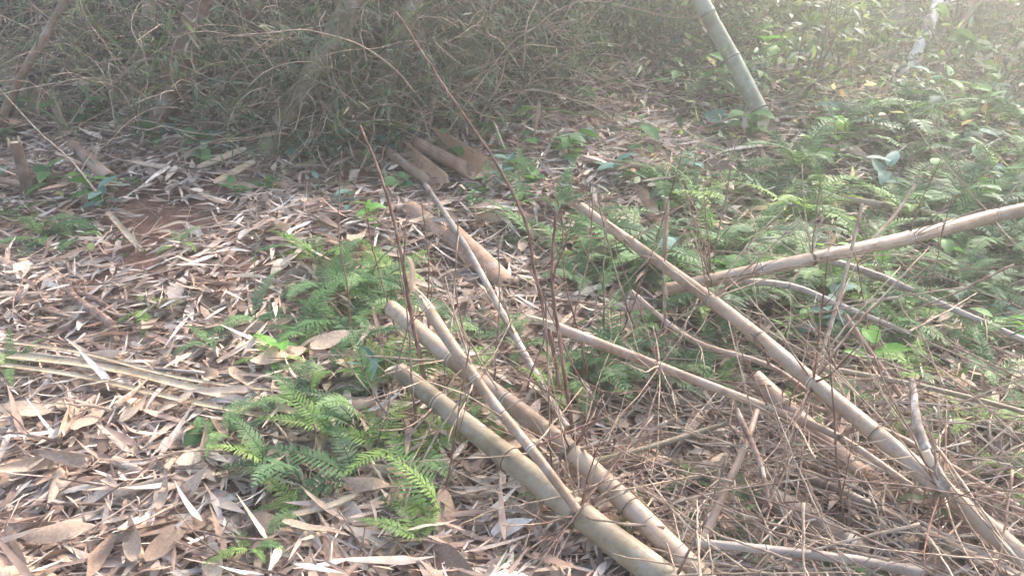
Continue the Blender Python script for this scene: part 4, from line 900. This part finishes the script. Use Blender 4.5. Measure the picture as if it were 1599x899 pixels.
for k in range(1000):
    px, py = rng.uniform(-60, 860), rng.uniform(0, 235)
    if k > 720: px, py = rng.uniform(480, 930), rng.uniform(0, 190)
    elif k > 600: px, py = rng.uniform(440, 640), rng.uniform(130, 240)
    A = at(px, min(py + 30, (240 if px < 610 else 205) + 28 * math.exp(-((px - 530) / 70) ** 2))); A = A + np.array([0, rng.uniform(-.2, .45), 0]); A[2] = float(T(A[0], A[1]))
    L_ = rng.uniform(.35, 1.0); d = np.array([rng.normal(0, .6), rng.normal(-.25, .35), rng.uniform(.3, 1.2)]); d /= np.linalg.norm(d); P_ = [A + np.array([0, 0, rng.uniform(0, .4)])]
    for s in range(7):
        d = d + rng.normal(0, .22, 3) + np.array([0, 0, -.14]); d /= np.linalg.norm(d); P_.append(P_[-1] + d * L_ / 7)
    P_ = np.array(P_); P_[:, 2] = np.maximum(P_[:, 2], T(P_[:, 0], P_[:, 1]) + .01)
    P_ = catmull(P_, 2)
    V, F, uv = tube(P_ - cb, np.linspace(rng.uniform(.0025, .006), .0012, len(P_)), 5 if k < 220 else 4)
    if k < 220: build('branch', V, F, [M_TWIG, M_TWIGP, M_STEM, M_TWIGP][k % 4], clump, uv=uv)
    else: bagF.add(V, F, uv=uv)
    for i in range(4, len(P_) - 1):
        for _ in range(1 + (rng.random() < .25)): fineP.append(P_[i] + rng.normal(0, .05, 3)); fineD.append(d)
for k in range(56):       # long pale arching shoots in front of the culms
    px, py = rng.uniform(0, 820), rng.uniform(60, 240); A = at(px, py) + np.array([0, -.1, rng.uniform(.0, .25)]); sg = rng.choice([-1, 1])
    L_ = rng.uniform(.6, 1.3); d = np.array([sg * rng.uniform(.2, .9), rng.normal(0, .15), rng.uniform(.5, 1.1)]); d /= np.linalg.norm(d); P_ = [A]
    for t in range(8):
        d = d + rng.normal(0, .1, 3) + np.array([sg * .05, 0, -.13]); d /= np.linalg.norm(d); P_.append(P_[-1] + d * L_ / 8)
    P_ = np.array(P_); P_[:, 2] = np.maximum(P_[:, 2], T(P_[:, 0], P_[:, 1]) + .02); P_ = catmull(P_, 3)
    V, F, uv = tube(P_ - cb, np.linspace(rng.uniform(.004, .007), .002, len(P_)), 6); build('branch', V, F, [M_TWIGP, M_STEM][k % 2], clump, uv=uv)
n = 20000; Pc = rng.uniform(-1, 1, (n, 3)); Pc = np.array([-.6, 7.55, 2.9]) + Pc * np.array([3.4, 1.45, .55]) + .12 * np.sin(Pc[:, [1, 2, 0]] * 9)  # unseen leaf mass, added overhead to shade the bank and thicket
L = rng.uniform(.1, .2, n); V, Q, idx = leaves(Pc - cb, rng.uniform(0, 6.28, n), rng.normal(-.3, .4, n), rng.normal(0, .5, n), L, L * .16, .4, .1, 0, 3)
o = build('crown_above_view', V, Q, M_GREENS, clump, col=(PAL_GRN[rng.integers(0, len(PAL_GRN), n)] * .9)[idx]); o['kind'] = 'stuff'
for k, (px, py) in enumerate(((735, 70), (760, 45), (770, 190), (300, 60), (405, 105), (845, 160), (680, 150), (90, 140), (485, 120))):
    o = place('hanging_husk', husk_me[k], scale=rng.uniform(.16, .3)); A = at(px, py + 60) + np.array([0, -.1, 0]); p = at_y(px, py, A[1]); o.location = p; o.rotation_euler = (rng.normal(0, .6), rng.uniform(.7, 1.6), rng.uniform(0, 6.28))
    HANG.append((o, p, px, py)); tag(o, '', 'husk', 'dry husks caught in the thicket')
for k, (o, p, px, py) in enumerate(sorted(HANG, key=lambda t: t[2])): o['label'] = f'{ORD[k]}dry husk caught in the thicket counting from the leaning tan pole'
sp = rng.integers(0, len(fineP), 900); SP = np.repeat(np.array(fineP)[sp], 6, 0) + rng.normal(0, .012, (5400, 3)); yy = np.repeat(rng.uniform(0, 6.28, 900), 6)
L = rng.uniform(.06, .13, 5400); V, Q, idx = leaves(SP - cb, yy + rng.normal(0, .7, 5400), rng.normal(-.35, .35, 5400), rng.normal(0, .4, 5400), L, L * .15, .5, .1, 0, 3)
o = build('leaf_sprays', V, Q, M_GREENS, clump, col=(PAL_FINE[rng.integers(0, len(PAL_FINE), 5400)] * rng.uniform(.6, 1.3, 5400)[:, None])[idx]); o['kind'] = 'stuff'
o = bagF.build('fine_branches', M_TWIGP, clump); o['kind'] = 'stuff'
P = np.array(fineP); n = len(P); L = rng.uniform(.035, .085, n)
V, Q, idx = leaves(P - cb, rng.uniform(0, 6.28, n), rng.normal(-.25, .5, n), rng.normal(0, .6, n), L, L * .15, rng.uniform(0, .6, n), .1, 0, 3)
c = PAL_FINE[rng.integers(0, len(PAL_FINE), n)] * rng.uniform(.55, 1.25, n)[:, None]
o = build('foliage', V, Q, M_GREENS, clump, col=c[idx]); o['kind'] = 'stuff'

# ------------------------------------------------------------------ haze volume added to imitate the veil of lens glare
X0, X1, Y0, Y1, Z0, Z1 = -14, 16, -3, 16, -6, 6.5
hv = np.array([[x, y, z] for z in (Z0, Z1) for y in (Y0, Y1) for x in (X0, X1)], float)
hf = np.array([[0, 2, 3, 1], [4, 5, 7, 6], [0, 1, 5, 4], [2, 6, 7, 3], [0, 4, 6, 2], [1, 3, 7, 5]])
m, n_ = nodes('lens_veil_volume'); pv = N(n_, 'ShaderNodeVolumePrincipled'); pv.inputs['Color'].default_value = (.94, .93, .93, 1); pv.inputs['Density'].default_value = VEIL_HAZE; pv.inputs['Anisotropy'].default_value = .86
ou = N(n_, 'ShaderNodeOutputMaterial'); n_.links.new(pv.outputs[0], ou.inputs['Volume'])
hz = build('lens_veil_haze', hv, hf, m, smooth=False); hz['kind'] = 'stuff'; hz['label'] = 'added pale haze standing in for lens glare'
